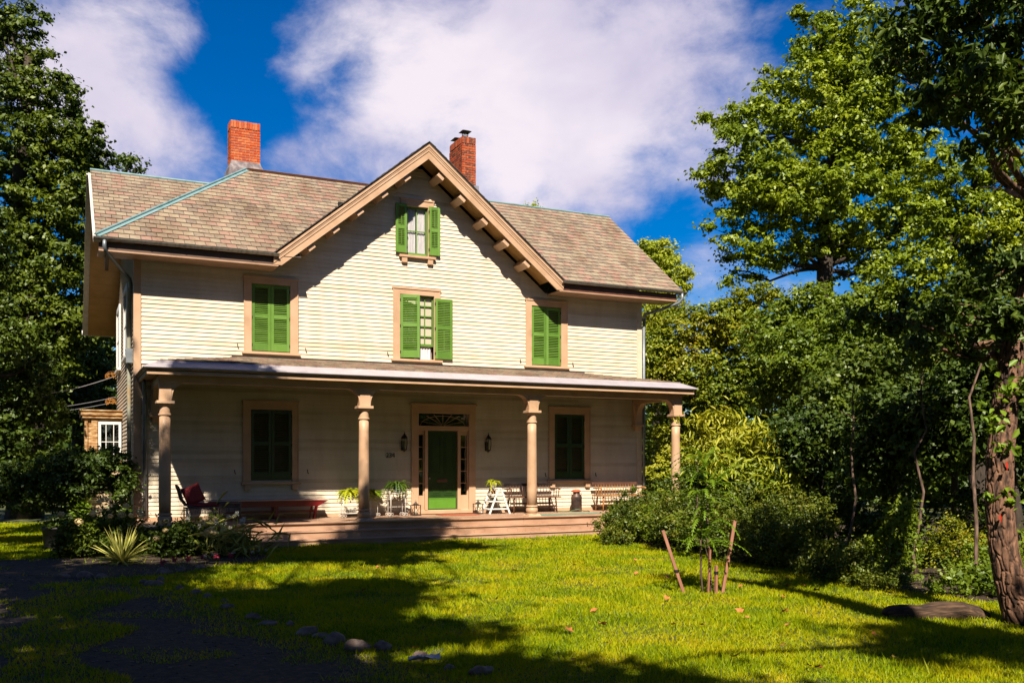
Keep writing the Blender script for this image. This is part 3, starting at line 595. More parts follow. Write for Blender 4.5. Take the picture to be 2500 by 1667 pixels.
def tiles(O, U, Vv, nrm_, rows, expo, width, urange, parent, single, th=.016, jit=.006):
    """slates on a plane; urange(v) -> (u0,u1); the first `single` nearest ones are objects, the rest one mesh"""
    L_ = []
    for r in range(rows):
        v = r*expo; off = (r % 2)*width/2+random.uniform(-.02, .02); a, b = urange(v); a2, b2 = urange(v+expo)
        k = math.floor((min(a, a2)-off)/width)
        while k*width+off < max(b, b2):
            u0 = k*width+off; u1 = u0+width-.009; k += 1
            lo0, hi0 = max(u0, a), min(u1, b); lo1, hi1 = max(u0, a2), min(u1, b2)
            full = lo0 == u0 and hi0 == u1 and lo1 == u0 and hi1 == u1
            if hi0-lo0 < .01 and hi1-lo1 < .01: continue
            if hi0 < lo0: lo0 = hi0 = (lo0+hi0)/2
            if hi1 < lo1: lo1 = hi1 = (lo1+hi1)/2
            L_.append((u0, v, lo0, hi0, lo1, hi1, full))
    base = MB(); t0, t1 = th*2, th*.6
    def P_(u, v, h): return O+U*u+Vv*v+nrm_*h
    fulls = [q for q in L_ if q[6]]; camv = Vector((0, CY, EYE)); fulls.sort(key=lambda q: (P_(q[0], q[1], 0)-camv).length)
    pick = {id(q) for q in fulls[:single]}
    w = width-.009; tm = MB(); tm.add([(0, 0, 0), (w, 0, 0), (w, expo+.01, -.004), (0, expo+.01, -.004), (.004, -.002, t0), (w-.004, -.002, t0), (w, expo+.01, t1), (0, expo+.01, t1)], [(0,3,2,1),(4,5,6,7),(0,1,5,4),(1,2,6,5),(2,3,7,6),(3,0,4,7)])
    me = bpy.data.meshes.new('roof_slate'); me.from_pydata(tm.v, [], tm.f); me.materials.append(M['slate'])
    B = Matrix((U, Vv, nrm_)).transposed().to_4x4()
    for q in L_:
        dv = random.uniform(-jit, jit); dh = random.uniform(0, .003); rt = random.uniform(-.006, .006)
        if id(q) in pick:
            share(me, parent, Matrix.Translation(P_(q[0], q[1]+dv, dh)) @ B @ Matrix.Rotation(rt, 4, 'Z'), 'slate')
        else:
            u0, v, a, b, a2, b2, _ = q; v += dv
            base.add([P_(a, v, 0), P_(b, v, 0), P_(b2, v+expo+.01, -.004), P_(a2, v+expo+.01, -.004), P_(a, v, t0+dh), P_(b, v, t0+dh), P_(b2, v+expo+.01, t1+dh), P_(a2, v+expo+.01, t1+dh)], [(4,5,6,7),(0,1,5,4),(1,2,6,5),(3,0,4,7)])
    if base.v: obj('slates', base, M['slate'], parent, kind='stuff')
U = Vector((1, 0, 0)); Vp = Vector((0, -iy, PZ-AZ1)).normalized(); plen = math.hypot(iy, PZ-AZ1)
tiles(Vector((0, iy, AZ1)), U, Vp, U.cross(Vp), int(plen/.2), plen/int(plen/.2), .25, lambda v: (i0+hipx*v/plen, i1-hipx*v/plen), proof, 0, th=.014)
pf = MB(); pf.box(i0+hipx-.3, i1-hipx+.3, -.045, -.014, PZ-.03, PZ+.03); obj('wall_flashing', pf, M['slatebed'], house)

# ---- main roof
RX0, RX1 = .72, 17.13
def roofz(y): return EAVE_Z+SL*(y+OH)
WZ = 10.02; WY = 3.7                                   # lower ridge over the left end
def lowz(y): return EAVE_Z+(WZ-EAVE_Z)*(y+OH)/(WY+OH)
HIPX = 4.87
rf = MB()
gl_ = GX-(GAP-EAVE_Z)/GS; gr_ = GX+(GAP-EAVE_Z)/GS
D_ = -.035
rf.add([(RX0+.05, -OH, EAVE_Z+D_), (gl_, -OH, EAVE_Z+D_), (GX, RIDGE_Y, RIDGE_Z+D_), (HIPX, RIDGE_Y, RIDGE_Z+D_)], [(0,1,2,3)])
rf.add([(gr_, -OH, EAVE_Z+D_), (RX1, -OH, EAVE_Z+D_), (RX1, RIDGE_Y, RIDGE_Z+D_), (GX, RIDGE_Y, RIDGE_Z+D_)], [(0,1,2,3)])
rf.add([(HIPX, RIDGE_Y, RIDGE_Z+D_), (RX1, RIDGE_Y, RIDGE_Z+D_), (RX1, 8.8, 6.5), (HIPX, 8.8, 6.5)], [(0,1,2,3)])
roof = obj('roof', rf, M['slatebed'], house)
rl = MB(); rl.add([(RX0, -OH, EAVE_Z-.05), (HIPX+.6, -OH, EAVE_Z-.05), (HIPX+.6, WY, WZ-.04), (RX0, WY, WZ-.04)], [(0,1,2,3)]); roofl = obj('end_roof', rl, M['slatebed'], house)
sr = MB(); sb_ = (WZ-6.3)/(8.9-WY)
for i in range(22):                                   # boarded underside and back slope of the left end
    y0 = WY+(8.9-WY)*i/22; y1 = WY+(8.9-WY)*(i+1)/22-.006; za, zb = WZ-sb_*(y0-WY), WZ-sb_*(y1-WY)
    sr.add([(RX0+.06, y0, za-.16), (HX0+.02, y0, za-.16), (HX0+.02, y1, zb-.16), (RX0+.06, y1, zb-.16), (RX0+.06, y0, za-.10), (HX0+.02, y0, za-.10), (HX0+.02, y1, zb-.10), (RX0+.06, y1, zb-.10)], [(0,3,2,1),(4,5,6,7),(0,1,5,4),(2,3,7,6),(3,0,4,7),(1,2,6,5)])
obj('rear_soffit_boards', sr, M['bounce_ochre'], house)
sr = MB(); quad(sr, (RX0, WY, WZ), (RX0, 8.9, 6.3), (HIPX+.6, 8.9, 6.3), (HIPX+.6, WY, WZ), .05); obj('rear_roof', sr, M['slatebed'], house)
bg_ = MB(); bg_.beam((RX0+.02, WY, WZ-.11), (RX0+.02, 8.92, 6.3-.11), .05, .24, (1, 0, 0)); obj('bargeboard', bg_, M['whiteiron'], house)
bg_ = MB(); bg_.beam((RX0+.02, -OH, EAVE_Z-.10), (RX0+.02, WY, WZ-.10), .05, .16, (1, 0, 0)); obj('bargeboard', bg_, M['whiteiron'], house)
gb = MB(); gb.tube([(RX0-.12, 8.98, 6.22), (HX0+1, 8.98, 6.22)], .085, 10); obj('rear_gutter', gb, M['white'], house)
fl = MB(); fl.add([(RX0+.05, -OH, EAVE_Z-.03), (HIPX, RIDGE_Y, RIDGE_Z-.03), (HIPX+.02, WY, 9.9)], [(0,1,2)]); obj('hip_flank', fl, M['slatebed'], house)
Vm = Vector((0, RIDGE_Y+OH, RIDGE_Z-EAVE_Z)); ml = Vm.length; Vm.normalize(); NS = 22
vval = lambda v: v/ml*(GX-gl_)
tiles(Vector((0, -OH, EAVE_Z)), U, Vm, U.cross(Vm), NS, ml/NS, .245, lambda v: (RX0+.05+(HIPX-RX0-.05)*v/ml, gl_+vval(v)+.05), roof, 150)
tiles(Vector((0, -OH, EAVE_Z)), U, Vm, U.cross(Vm), NS, ml/NS, .245, lambda v: (gr_-vval(v)-.05, RX1), roof, 60)
Vl = Vector((0, WY+OH, WZ-EAVE_Z)); ll = Vl.length; Vl.normalize()
tiles(Vector((0, -OH, EAVE_Z-.012)), U, Vl, U.cross(Vl), 19, ll/19, .245, lambda v: (RX0, RX0+.05+(HIPX+.5-RX0)*min(1, v/ml*1.02)), roofl, 80)
hp = MB(); A_ = Vector((RX0+.02, -OH-.02, EAVE_Z+.03)); B_ = Vector((HIPX, RIDGE_Y, RIDGE_Z+.035)); hp.beam(A_, B_, .16, .015, (0, -.6, .8)); hp.tube([A_+Vector((-.03, 0, .03)), B_+Vector((-.03, 0, .03))], .028, 8); obj('hip_flashing', hp, M['copper'], house)
rc = MB(); rc.beam((HIPX, RIDGE_Y-.03, RIDGE_Z+.015), (GX, RIDGE_Y-.03, RIDGE_Z+.015), .02, .13, (0, -.6, .8)); rc.tube([(HIPX, RIDGE_Y, RIDGE_Z+.05), (GX, RIDGE_Y, RIDGE_Z+.05)], .03, 8); obj('ridge_cap', rc, M['ridge'], house)
rc = MB(); rc.tube([(GX, RIDGE_Y, RIDGE_Z+.035), (RX1+.01, RIDGE_Y, RIDGE_Z+.035)], .035, 8); obj('ridge_cap', rc, M['copper'], house)
rc = MB(); rc.tube([(RX0-.01, WY, WZ+.02), (HIPX+.5, WY, WZ+.02)], .04, 8); obj('ridge_cap', rc, M['copper'], house)
rb = MB(); rb.beam((RX1-.02, -OH, EAVE_Z-.10), (RX1-.02, RIDGE_Y, RIDGE_Z-.10), .04, .18, (1, 0, 0)); rb.beam((RX1-.02, RIDGE_Y, RIDGE_Z-.10), (RX1-.02, 8.8, 6.4), .04, .18, (1, 0, 0)); obj('bargeboard', rb, M['peach'], house)
# eaves, gutters
for a, b in ((RX0+.06, gl_+.12), (gr_-.12, RX1-.2)):
    e = MB(); e.box(a, b, -OH+.05, -OH+.08, 6.965, 7.16); obj('eave_fascia', e, M['darkwood'] if a < 3 else M['brownrail'], house)
    e = MB(); e.box(a, b, -OH+.02, -.015, 6.93, 6.962)
    obj('eave_soffit', e, M['porch'], house)
    g_ = MB(); n = 10
    prof = [(-.07*math.cos(math.pi*i/n), -.075*math.sin(math.pi*i/n)) for i in range(n+1)]; inner = [(.88*y, .88*z) for y, z in prof][::-1]
    yc, zc = -OH-.05, EAVE_Z-.01
    g_.prismx([(yc+y, zc+z) for y, z in prof+inner], a-.12 if a < 3 else a+.05, b if a < 3 else RX1+.08)
    gut = obj('gutter', g_, M['gutter'], house)
    for x in np.arange(a+.3, b, .78):
        h_ = MB(); h_.prismx([(yc+y*1.12, zc+z*1.12) for y, z in prof]+[(yc+.8*y, zc+.8*z) for y, z in prof][::-1], x, x+.022); obj('gutter_strap', h_, M['gutter'], gut)
eb = MB(); eb.prismx([(-OH+.02, 6.93), (-.0, 6.93), (0, 6.62), (-.2, 6.72), (-OH+.1, 6.90)], RX0+.22, RX0+.30); eb.box(RX0+.06, HX0, -OH+.085, 0, 6.965, 7.0); obj('eave_return', eb, M['darkwood'], house)
def pipe(pts, r, mat, nm='downpipe'):
    p = MB(); p.tube(pts, r, 10); return obj(nm, p, mat, house, smooth=True)
pipe([(.90, -.85, 7.18), (.90, -.85, 7.02), (.93, -.80, 6.93), (1.15, -.35, 6.78), (1.50, .25, 6.52), (1.54, .34, 6.40), (1.54, .40, 6.2)], .045, M['pipe'])
pipe([(1.53, .42, 6.3), (1.53, .9, 5.9), (1.53, .9, 3.9), (1.53, .9, .3)], .05, M['pipe2'])
pipe([(17.06, -.86, 7.2), (17.07, -.86, 7.02), (17.0, -.8, 6.90), (16.6, -.45, 6.72), (16.2, -.10, 6.58), (16.2, -.07, 6.45)], .045, M['pipe'])
pipe([(16.2, -.07, 6.5), (16.2, -.07, 4.0), (16.2, -.07, .7)], .045, M['pipe'])
pipe([(1.78, -.35, 4.0), (1.82, -.12, 3.75), (1.83, -.10, 3.6), (1.83, -.10, .7)], .045, M['pipe'])
# ---- front gable
ga = MB(); T = .05; gy0, gy1 = -OH-.04, RIDGE_Y
for s in (-1, 1):
    xe = GX+s*(GAP-EAVE_Z+.02)/GS
    a, b, c, d = (xe, gy0, EAVE_Z), (GX, gy0, GAP), (GX, gy1, GAP), (xe, -OH+.1, EAVE_Z)
    ga.add([a, b, c, d]+[(v[0], v[1], v[2]-T) for v in (a, b, c, d)], [(0,1,2,3) if s < 0 else (3,2,1,0), (7,6,5,4) if s < 0 else (4,5,6,7), (0,4,5,1), (1,5,6,2), (2,6,7,3), (3,7,4,0)])
groof = obj('gable_roof', ga, M['slatebed'], house)
sg = MB()
for s in (-1, 1):                                     # ragged slate edges along the rake
    L0 = math.hypot(1, GS)
    for i in range(26):
        t0 = i/26*(GAP-EAVE_Z)/GS; xa = GX+s*t0; xb2 = GX+s*(t0+.19); dz = random.uniform(0, .014)
        sg.add([(xa, gy0-.02-random.uniform(0, .02), rake(xa)+.012), (xb2, gy0-.02, rake(xb2)+.03+dz), (xb2, gy0+.3, rake(xb2)+.03+dz), (xa, gy0+.3, rake(xa)+.012), (xa, gy0-.02, rake(xa)-.01), (xb2, gy0-.02, rake(xb2)-.0), (xb2, gy0+.3, rake(xb2)), (xa, gy0+.3, rake(xa)-.01)], [(0,1,2,3),(0,4,5,1),(1,5,6,2),(3,7,4,0),(4,7,6,5)])
obj('edge_slates', sg, M['slatebed'], groof, kind='stuff')
def rakeband(d0, d1, y0, y1, name, mat):
    zend = 6.965
    for s in (-1, 1):
        xo = GX+s*(GAP-EAVE_Z-.0)/GS
        def lim(d): return GX+s*min(abs(xo-GX), (GAP-d-zend)/GS)
        x0_, x1_ = lim(d0), lim(d1)
        poly = [(GX, rake(GX, d0)), (GX, rake(GX, d1)), (x1_, rake(x1_, d1)), (x0_, max(rake(x0_, d0), rake(x1_, d1))) if abs(x0_-GX) > abs(x1_-GX) else (x0_, rake(x0_, d0))]
        if abs(x0_-x1_) > .001: poly = [(GX, rake(GX, d0)), (GX, rake(GX, d1)), (x1_, rake(x1_, d1)), (x0_, rake(x1_, d1)), (x0_, rake(x0_, d0))]
        mb = MB(); mb.prism(poly if s < 0 else poly[::-1], y0, y1); obj(name, mb, mat, house)
rakeband(.052, .12, -OH-.03, -OH+.02, 'crown_moulding', M['peach'])
rakeband(.12, .17, -OH-.01, -OH+.02, 'crown_moulding', M['peach'])
rakeband(.185, .24, -OH-.004, -OH+.03, 'rake_moulding', M['peach'])
rakeband(.17, .44, -OH+.012, -OH+.055, 'rake_board', M['peach'])
for s in (-1, 1):                                     # soffit boards along the slope
    nb = 4; xe = abs(GX-gl_)-.35
    for i in range(nb):
        y0 = -OH+.056+(OH-.06)*i/nb; y1 = -OH+.056+(OH-.06)*(i+1)/nb-.006; dd = .30
        p = [(GX, rake(GX, dd)), (GX+s*xe, rake(GX+s*xe, dd)), (GX+s*xe, rake(GX+s*xe, dd)+.03), (GX, rake(GX, dd)+.03)]
        mb = MB(); mb.prism(p if s > 0 else p[::-1], y0, y1); obj('soffit_board', mb, M['bounce_ochre'], house)
    for k, xx in enumerate((.41, 1.04, 1.71, 2.36, 3.01) if s > 0 else (.61, 1.24, 1.90, 2.54, 3.17)):
        x = GX+s*xx; z = rake(x, .475); d = Vector((s, 0, -GS)).normalized(); nn = Vector((s*GS, 0, 1)).normalized(); mb = MB()
        cc = Vector((x, 0, z)); a = d*.105; b = nn*.10
        vs = [cc-a-b, cc+a-b, cc+a+b, cc-a+b]; f0 = [(v.x, -OH+.085, v.z) for v in vs]; f1 = [(v.x, -.01, v.z) for v in vs]
        mb.add(f0+f1, [(0,1,2,3),(7,6,5,4),(0,4,5,1),(1,5,6,2),(2,6,7,3),(3,7,4,0)]); obj('lookout_block', mb, M['peach'], house, bevel=.005)

# ---- chimneys, brick by brick
def brick_chimney(x0, x1, y0, y1, z0, z1, mat, flare=False, flash=None):
    core = MB(); core.box(x0+.012, x1-.012, y0+.012, y1-.012, z0, z1-.012); ch = obj('chimney', core, M['mortar'], house)
    bl_, bh, bd, jt = .20, .062, .09, .012
    def bm(L_, H_, D_):
        mb = MB(); mb.box(0, L_, 0, D_, 0, H_); me = bpy.data.meshes.new('brick'); me.from_pydata(mb.v, [], mb.f); me.materials.append(mat); return me
    full, half = bm(bl_, bh, bd), bm((bl_-jt)/2, bh, bd); sold = bm(bh, .205, bd)
    hid = MB(); zt = z1-.215; rows = int((zt-z0)/(bh+jt)); pitch = (zt-z0)/rows
    for face in range(4):
        L_ = (x1-x0) if face % 2 == 0 else (y1-y0)
        if face == 0: o, ang = Vector((x0, y0, 0)), 0
        elif face == 1: o, ang = Vector((x0, y1, 0)), -math.pi/2
        elif face == 2: o, ang = Vector((x1, y1, 0)), math.pi
        else: o, ang = Vector((x1, y0, 0)), math.pi/2
        Rm = Matrix.Rotation(ang, 4, 'Z'); e = .0 if face % 2 == 0 else bd+.004
        for r in range(rows):
            u = e if r % 2 == 0 else e-(bl_+jt)/2
            while u < L_-e-.02:
                a = max(u, e); b = min(u+bl_, L_-e); u += bl_+jt
                if b-a < .03: continue
                pr_ = random.uniform(-.004, .003); Mx = Matrix.Translation(o) @ Rm @ Matrix.Translation((a, pr_, z0+r*pitch))
                if face < 2: q = share(full, ch, Mx @ Matrix.Diagonal(((b-a)/bl_, 1, 1, 1)), 'brick')
                else: t = MB(); t.box(0, b-a, 0, bd, 0, bh); hid.add([tuple(Mx @ Vector(v)) for v in t.v], t.f)
        ns = int((L_-2*e)/(bh+jt)); sp = (L_-2*e)/ns
        for i in range(ns):
            Mx = Matrix.Translation(o) @ Rm @ Matrix.Translation((e+i*sp+.003, -.012+random.uniform(-.003, .003), zt+.01+random.uniform(-.003, .004)))
            if face < 2: share(sold, ch, Mx @ Matrix.Diagonal(((sp-.012)/bh, 1, 1, 1)), 'brick')
            else: t = MB(); t.box(0, bh, 0, bd, 0, .205); hid.add([tuple(Mx @ Vector(v)) for v in t.v], t.f)
    obj('rear_bricks', hid, mat, ch, kind='stuff')
    tp = MB(); tp.box(x0+.02, x1-.02, y0+.02, y1-.02, z1-.03, z1-.008); obj('mortar_cap', tp, M['cement'], ch)
    return ch
ch = brick_chimney(4.44, 5.28, 3.66, 4.28, 10.78, 11.97, M['brick'])
fb = MB()
x0, x1, y0, y1 = 4.44, 5.28, 3.66, 4.28
vs = []
for (i, zz) in ((.10, 9.9), (.06, 10.45), (.05, 10.6), (.015, 10.70), (-.0, 10.80)):
    j = lambda: random.uniform(-.008, .008)
    vs += [(x0-i-.3*max(0, i-.05)+j(), y0-.03-i, zz), (x1+i+.8*i+j(), y0-.03-i, zz), (x1+i+.8*i, y1+i, zz), (x0-i-.3*i, y1+i, zz)]
fs = [(k*4+a, k*4+(a+1) % 4, k*4+4+(a+1) % 4, k*4+4+a) for k in range(4) for a in range(4)]+[(16, 17, 18, 19)]
fb.add(vs, fs); obj('cement_skirt', fb, M['cement'], ch)
ch2 = brick_chimney(11.67, 12.15, 3.6, 4.72, 10.35, 12.55, M['brick2'])
fb = MB(); fb.box(11.63, 12.24, 3.55, 4.76, 9.9, 11.0); obj('lead_flashing', fb, M['lead'], ch2)
for (cx, cy, s, zt) in ((11.78, 4.05, .24, 12.55), (11.80, 4.5, .24, 12.66)) if False else ((11.86, 4.42, .20, 12.70), (11.93, 3.98, .17, 12.83)):
    f_ = MB(); f_.lathe(cx, cy, [(.09, 12.5), (.09, zt-.12)], 12); w = obj('flue', f_, M['lead'], ch2)
    c_ = MB()
    for j in range(14): t = 2*math.pi*j/14; c_.tube([(cx+.1*math.cos(t), cy+.1*math.sin(t), zt-.14), (cx+.1*math.cos(t), cy+.1*math.sin(t), zt)], .006, 4)
    c_.add([(cx-s, cy-s, zt), (cx+s, cy-s, zt), (cx+s, cy+s, zt), (cx-s, cy+s, zt), (cx-s*.5, cy-s*.5, zt+.05), (cx+s*.5, cy-s*.5, zt+.05), (cx+s*.5, cy+s*.5, zt+.05), (cx-s*.5, cy+s*.5, zt+.05)], [(0,3,2,1),(4,5,6,7),(0,1,5,4),(1,2,6,5),(2,3,7,6),(3,0,4,7)])
    obj('flue_cap', c_, M['lantern'], ch2)

# ---- left end wall: windows and bay
for y0, y1, z0, z1 in ((2.2, 3.5, 4.85, 6.6), (5.9, 7.2, 4.85, 6.6)):
    c = MB(); x = HX0-.06; c.box(x, x+.05, y0-.14, y0, z0, z1); c.box(x, x+.05, y1, y1+.14, z0, z1); c.box(x, x+.05, y0-.14, y1+.14, z1, z1+.14); c.box(x-.05, x+.06, y0-.18, y1+.18, z0-.07, z0); c.box(x+.015, x+.045, y0, y1, (z0+z1)/2-.02, (z0+z1)/2+.02)
    w = obj('window_frame', c, M['white'], house); p = MB(); p.box(x+.03, x+.034, y0, y1, z0, z1); obj('pane', p, M['glass'], w); p = MB(); p.box(x+.036, x+.05, y0, y1, z0, z1); obj('backing_panel', p, M['dark'], w)
mt_ = MB(); mt_.box(1.44, 1.60, .55, .80, 4.5, 4.85); obj('meter_box', mt_, M['pipe'], house)
bx0, bx1, by0, by1 = .60, 1.60, 5.0, 7.0
b = MB(); b.box(bx0, bx0+.08, by0, by0+.08, .1, 3.3); b.box(bx0+.18, bx0+.34, by0-.01, by0+.1, 2.0, 3.3); b.box(bx0+.08, bx1, by0+.02, by0+.1, 3.22, 3.3); b.box(bx0+.08, bx0+.18, by0+.05, by0+.1, 2.0, 3.22); b.box(bx0+.02, bx0+.1, by0+.1, by1, .1, 3.3); b.box(bx0+.34, bx1, by0+.03, by0+.1, 2.0, 2.1)
bay = obj('bay', b, M['peel'], house)
b = MB(); b.box(bx0-.10, bx1+.02, by0-.12, by1+.1, 3.38, 3.50); b.box(bx0-.06, bx1+.02, by0-.08, by1+.1, 3.30, 3.379); b.box(bx0-.14, bx1+.02, by0-.16, by1+.1, 3.50, 3.54); obj('bay_cornice', b, M['peel'], bay, bevel=.01)
b = MB()
for i in range(18): b.box(bx0+.08, bx1, by0+.01+.004*(i % 2), by0+.08, .12+i*.104, .12+(i+1)*.104-.012)
obj('bay_boards', b, M['peelstone'], bay, kind='stuff')
b = MB(); wx0, wx1, wz0, wz1 = bx0+.36, bx1-.03, 2.10, 3.21; y = by0
b.box(wx0, wx0+.07, y, y+.06, wz0, wz1); b.box(wx1-.07, wx1, y, y+.06, wz0, wz1); b.box(wx0+.07, wx1-.07, y, y+.06, wz1-.08, wz1); b.box(wx0+.07, wx1-.07, y, y+.06, wz0, wz0+.07)
for i in (1, 2): xx = wx0+(wx1-wx0)*i/3; b.box(xx-.01, xx+.01, y+.01, y+.05, wz0+.07, wz1-.08)
b.box(wx0+.07, wx1-.07, y+.012, y+.048, 2.62, 2.64)
w = obj('bay_window', b, M['white'], bay); p = MB(); p.box(wx0+.05, wx1-.05, y+.028, y+.032, wz0, wz1); obj('pane', p, M['glass'], bay); p = MB(); p.box(bx0+.34, bx1, by0+.3, by0+.32, 1.9, 3.3); obj('backing_panel', p, M['dark'], bay)

# ------------------------------------------------------------------ things on the porch
def frond(mb, base, ang, length, rise, droop, wid, leaflets=7, fat=1.0):
    """an arching frond with paired leaflets"""
    p = Vector(base); d = Vector((math.cos(ang), math.sin(ang), 0)); side = Vector((-d.y, d.x, 0)); n = leaflets; pts = []
    for i in range(n+1):
        t = i/n; pts.append(p+d*length*t*(1-.25*t)+Vector((0, 0, rise*t-droop*t*t)))
    for i in range(n):
        a, b = pts[i], pts[i+1]; w = wid*math.sin(math.pi*min(1, .15+.85*(i+1)/(n+1)))+.004; m_ = (a+b)/2; dn = Vector((0, 0, -.25*w))
        mb.add([a, b+dn*.2, m_+side*w*fat+dn+(b-a)*.6], [(0,1,2)]); mb.add([a, m_-side*w*fat+dn+(b-a)*.6, b+dn*.2], [(0,1,2)])
        mb.add([a-side*.003, b-side*.003, b+side*.003, a+side*.003], [(0,1,2,3)])
def fern_mesh(n, r, h, z0, wid, spread=1, up=.35):
    mb = MB()
    for i in range(n):
        a = random.uniform(0, 6.283); l = r*random.uniform(.55, 1.1)*spread; k = random.random()
        frond(mb, (.03*math.cos(a), .03*math.sin(a), z0), a, l, h*random.uniform(.5, 1.1)+up*k*.2, h*random.uniform(.7, 1.7), wid, 8)
    return mb
def potted(label, loc, potmat, r, ph, foliage, mat, group=None, cat='potted plant', square=False):
    t = thing('potted_plant', label, cat, loc, 0, group); p = MB()
    p.lathe(0, 0, [(r*.72, 0), (r*.78, .01), (r*.95, ph*.8), (r*1.05, ph*.82), (r*1.06, ph), (r*.9, ph), (r*.88, ph*.93)], 18 if not square else 4); obj('pot', p, potmat, t, smooth=False)
    s = MB(); s.lathe(0, 0, [(r*.88, ph*.9), (r*.88, ph*.93)], 12); obj('soil', s, M['soil'], t); obj('foliage', foliage, mat, t); return t

def spindle_bench(label, loc, wood, railmat, rot=0):
    t = thing('spindle_bench', label, 'bench', loc, rot, 'spindle back benches on the porch'); w = 1.62; h = w/2
    s = MB(); s.box(-h, h, -.26, .22, .425, .46); s.box(-h, h, -.275, -.262, .43, .455); obj('seat', s, wood, t, bevel=.01)
    for x in (-h+.16, h-.16):
        for y, o in ((-.20, -.03), (.16, .05)):
            l = MB(); l.tube([(x, y, .43), (x*1.02, y+o*.3, .30), (x*1.04, y+o*.6, .18), (x*1.06, y+o, .0)], [.021, .028, .020, .015], 8); obj('leg', l, wood, t, smooth=True)
    st = MB(); st.tube([(-h+.12, -.21, .20), (h-.12, -.21, .20)], .013, 6); obj('stretcher', st, wood, t, smooth=True)
    for x in (-h+.13, h-.13): st = MB(); st.tube([(x, -.21, .16), (x, .19, .16)], .012, 6); obj('stretcher', st, wood, t, smooth=True)
    st = MB(); st.box(-h+.15, h-.15, -.03, .03, .235, .29); obj('lower_rail', st, wood, t)
    for i in range(15):
        x = -h+.14+(w-.28)*i/14; p = MB(); p.tube([(x, .17, .455), (x*1.0, .215, .62), (x, .26, .80)], [.009, .012, .007], 6); obj('spindle', p, wood, t, smooth=True)
    r_ = MB(); r_.box(-h+.02, h-.02, .245, .275, .745, .83); obj('top_rail', r_, railmat, t, bevel=.012)
    for s_ in (-1, 1):
        x = s_*(h-.06); a = MB(); a.tube([(x, .24, .67), (x, .05, .665), (x+.01*s_, -.12, .69), (x+.02*s_, -.22, .675), (x+.02*s_, -.26, .65)], [.018, .022, .024, .028, .02], 8); obj('arm', a, wood, t, smooth=True)
        for y in (-.2, -.05, .09): p = MB(); p.tube([(x, y, .455), (x, y-.01, .56), (x, y-.01, .675)], [.010, .014, .009], 6); obj('arm_post', p, wood, t, smooth=True)
    return t
spindle_bench('dark spindle bench with a black top rail behind the third porch column', (12.13, -.50, FZ), M['benchdark'], M['benchtop'])
spindle_bench('honey brown spindle bench at the right end of the porch', (15.04, -.50, FZ), M['benchlight'], M['brownrail'])

t = thing('milk_can', 'old rusty dark milk can standing on the porch between the two benches', 'milk can', (13.57, -.52, FZ))
c = MB(); c.lathe(0, 0, [(.15, 0), (.158, .01), (.158, .40), (.162, .41), (.15, .45), (.105, .505), (.095, .52), (.095, .56), (.11, .575)], 28); obj('body', c, M['can'], t, smooth=True)
for s in (-1, 1): c = MB(); c.tube([(s*.11, 0, .47), (s*.165, 0, .50), (s*.165, 0, .53), (s*.10, 0, .54)], .009, 6); obj('handle', c, M['can'], t, smooth=True)
c = MB(); c.lathe(-.02, -.01, [(.12, .575), (.13, .59), (.125, .62), (.06, .64)], 14); 
for i in range(len(c.v)): c.v[i] = (c.v[i][0]*1.05+random.uniform(-.012, .012), c.v[i][1]+random.uniform(-.01, .01), c.v[i][2]+random.uniform(-.008, .008)+.05*c.v[i][0]+.575*0)
tag(obj('folded_cloth', c, M['orange'], smooth=True), 'orange cloth laid over the mouth of the milk can', 'cloth').location = (13.57, -.52, FZ)

def lantern(label, loc, s=1):
    t = thing('candle_lantern', label, 'lantern', loc, R(15), 'lanterns on the porch floor'); c = MB(); w = .095*s
    c.box(-w-.012, w+.012, -w-.012, w+.012, 0, .03)
    for a in (-1, 1):
        for b in (-1, 1): c.box(a*w-.009, a*w+.009, b*w-.009, b*w+.009, .03, .27)
    c.box(-w-.012, w+.012, -w-.012, w+.012, .27, .285)
    for sx, sy in ((0, -1), (-1, 0)):
        for q in (-1, 1):
            if sx == 0: c.tube([(-w*q, -w, .04), (0, -w, .15), (w*q, -w, .26)], .004, 4)
            else: c.tube([(-w, -w*q, .04), (-w, 0, .15), (-w, w*q, .26)], .004, 4)
    obj('frame', c, M['lantern'], t)
    c = MB(); c.lathe(0, 0, [(w*1.35, .285), (w*.5, .33), (w*.42, .35), (.01, .375)], 4); c.tube([(-.02, 0, .37), (-.02, 0, .40), (0, 0, .415), (.02, 0, .40), (.02, 0, .37)], .004, 5); obj('roof_cap', c, M['lantern'], t)
    c = MB(); c.lathe(0, 0, [(.035, .031), (.035, .17), (.03, .172)], 14); obj('candle', c, M['candle'], t, smooth=True)
    return t
lantern('bronze candle lantern on the porch floor left of the front door', (8.60, -.55, FZ))
lantern('bronze candle lantern between the front door and the white step shelf', (10.45, -.5, FZ))
c = MB(); c.box(-.55, .55, -.3, .3, 0, .012); o = tag(obj('door_mat', c, M['mat'], bevel=.004), 'reddish door mat on the porch boards before the front door', 'doormat'); o.location = (9.75, -.75, FZ+.003)
c = MB(); c.box(-1.0, 1.0, -.22, .22, 0, .008); o = tag(obj('porch_mat', c, M['greenmat']), 'thin green runner lying right of the third column', 'mat'); o.location = (12.6, -1.75, FZ+.003); o.rotation_euler = (0, 0, R(2))
c = MB(); c.box(-.8, .8, -.2, .2, 0, .010); o = tag(obj('porch_mat', c, M['benchtop']), 'dark runner lying on the porch in front of the red table', 'mat'); o.location = (4.6, -1.85, FZ+.003); o.rotation_euler = (0, 0, R(-2))
c = MB(); c.tube([(12.9, -.62, .63), (13.1, -.75, .63), (13.3, -.62, .63), (13.5, -.72, .68), (13.68, -.80, .63), (13.9, -.65, .63), (13.75, -.95, .63)], .013, 6); tag(obj('garden_hose', c, M['hose'], smooth=True), 'green hose lying loose at the foot of the milk can', 'hose')

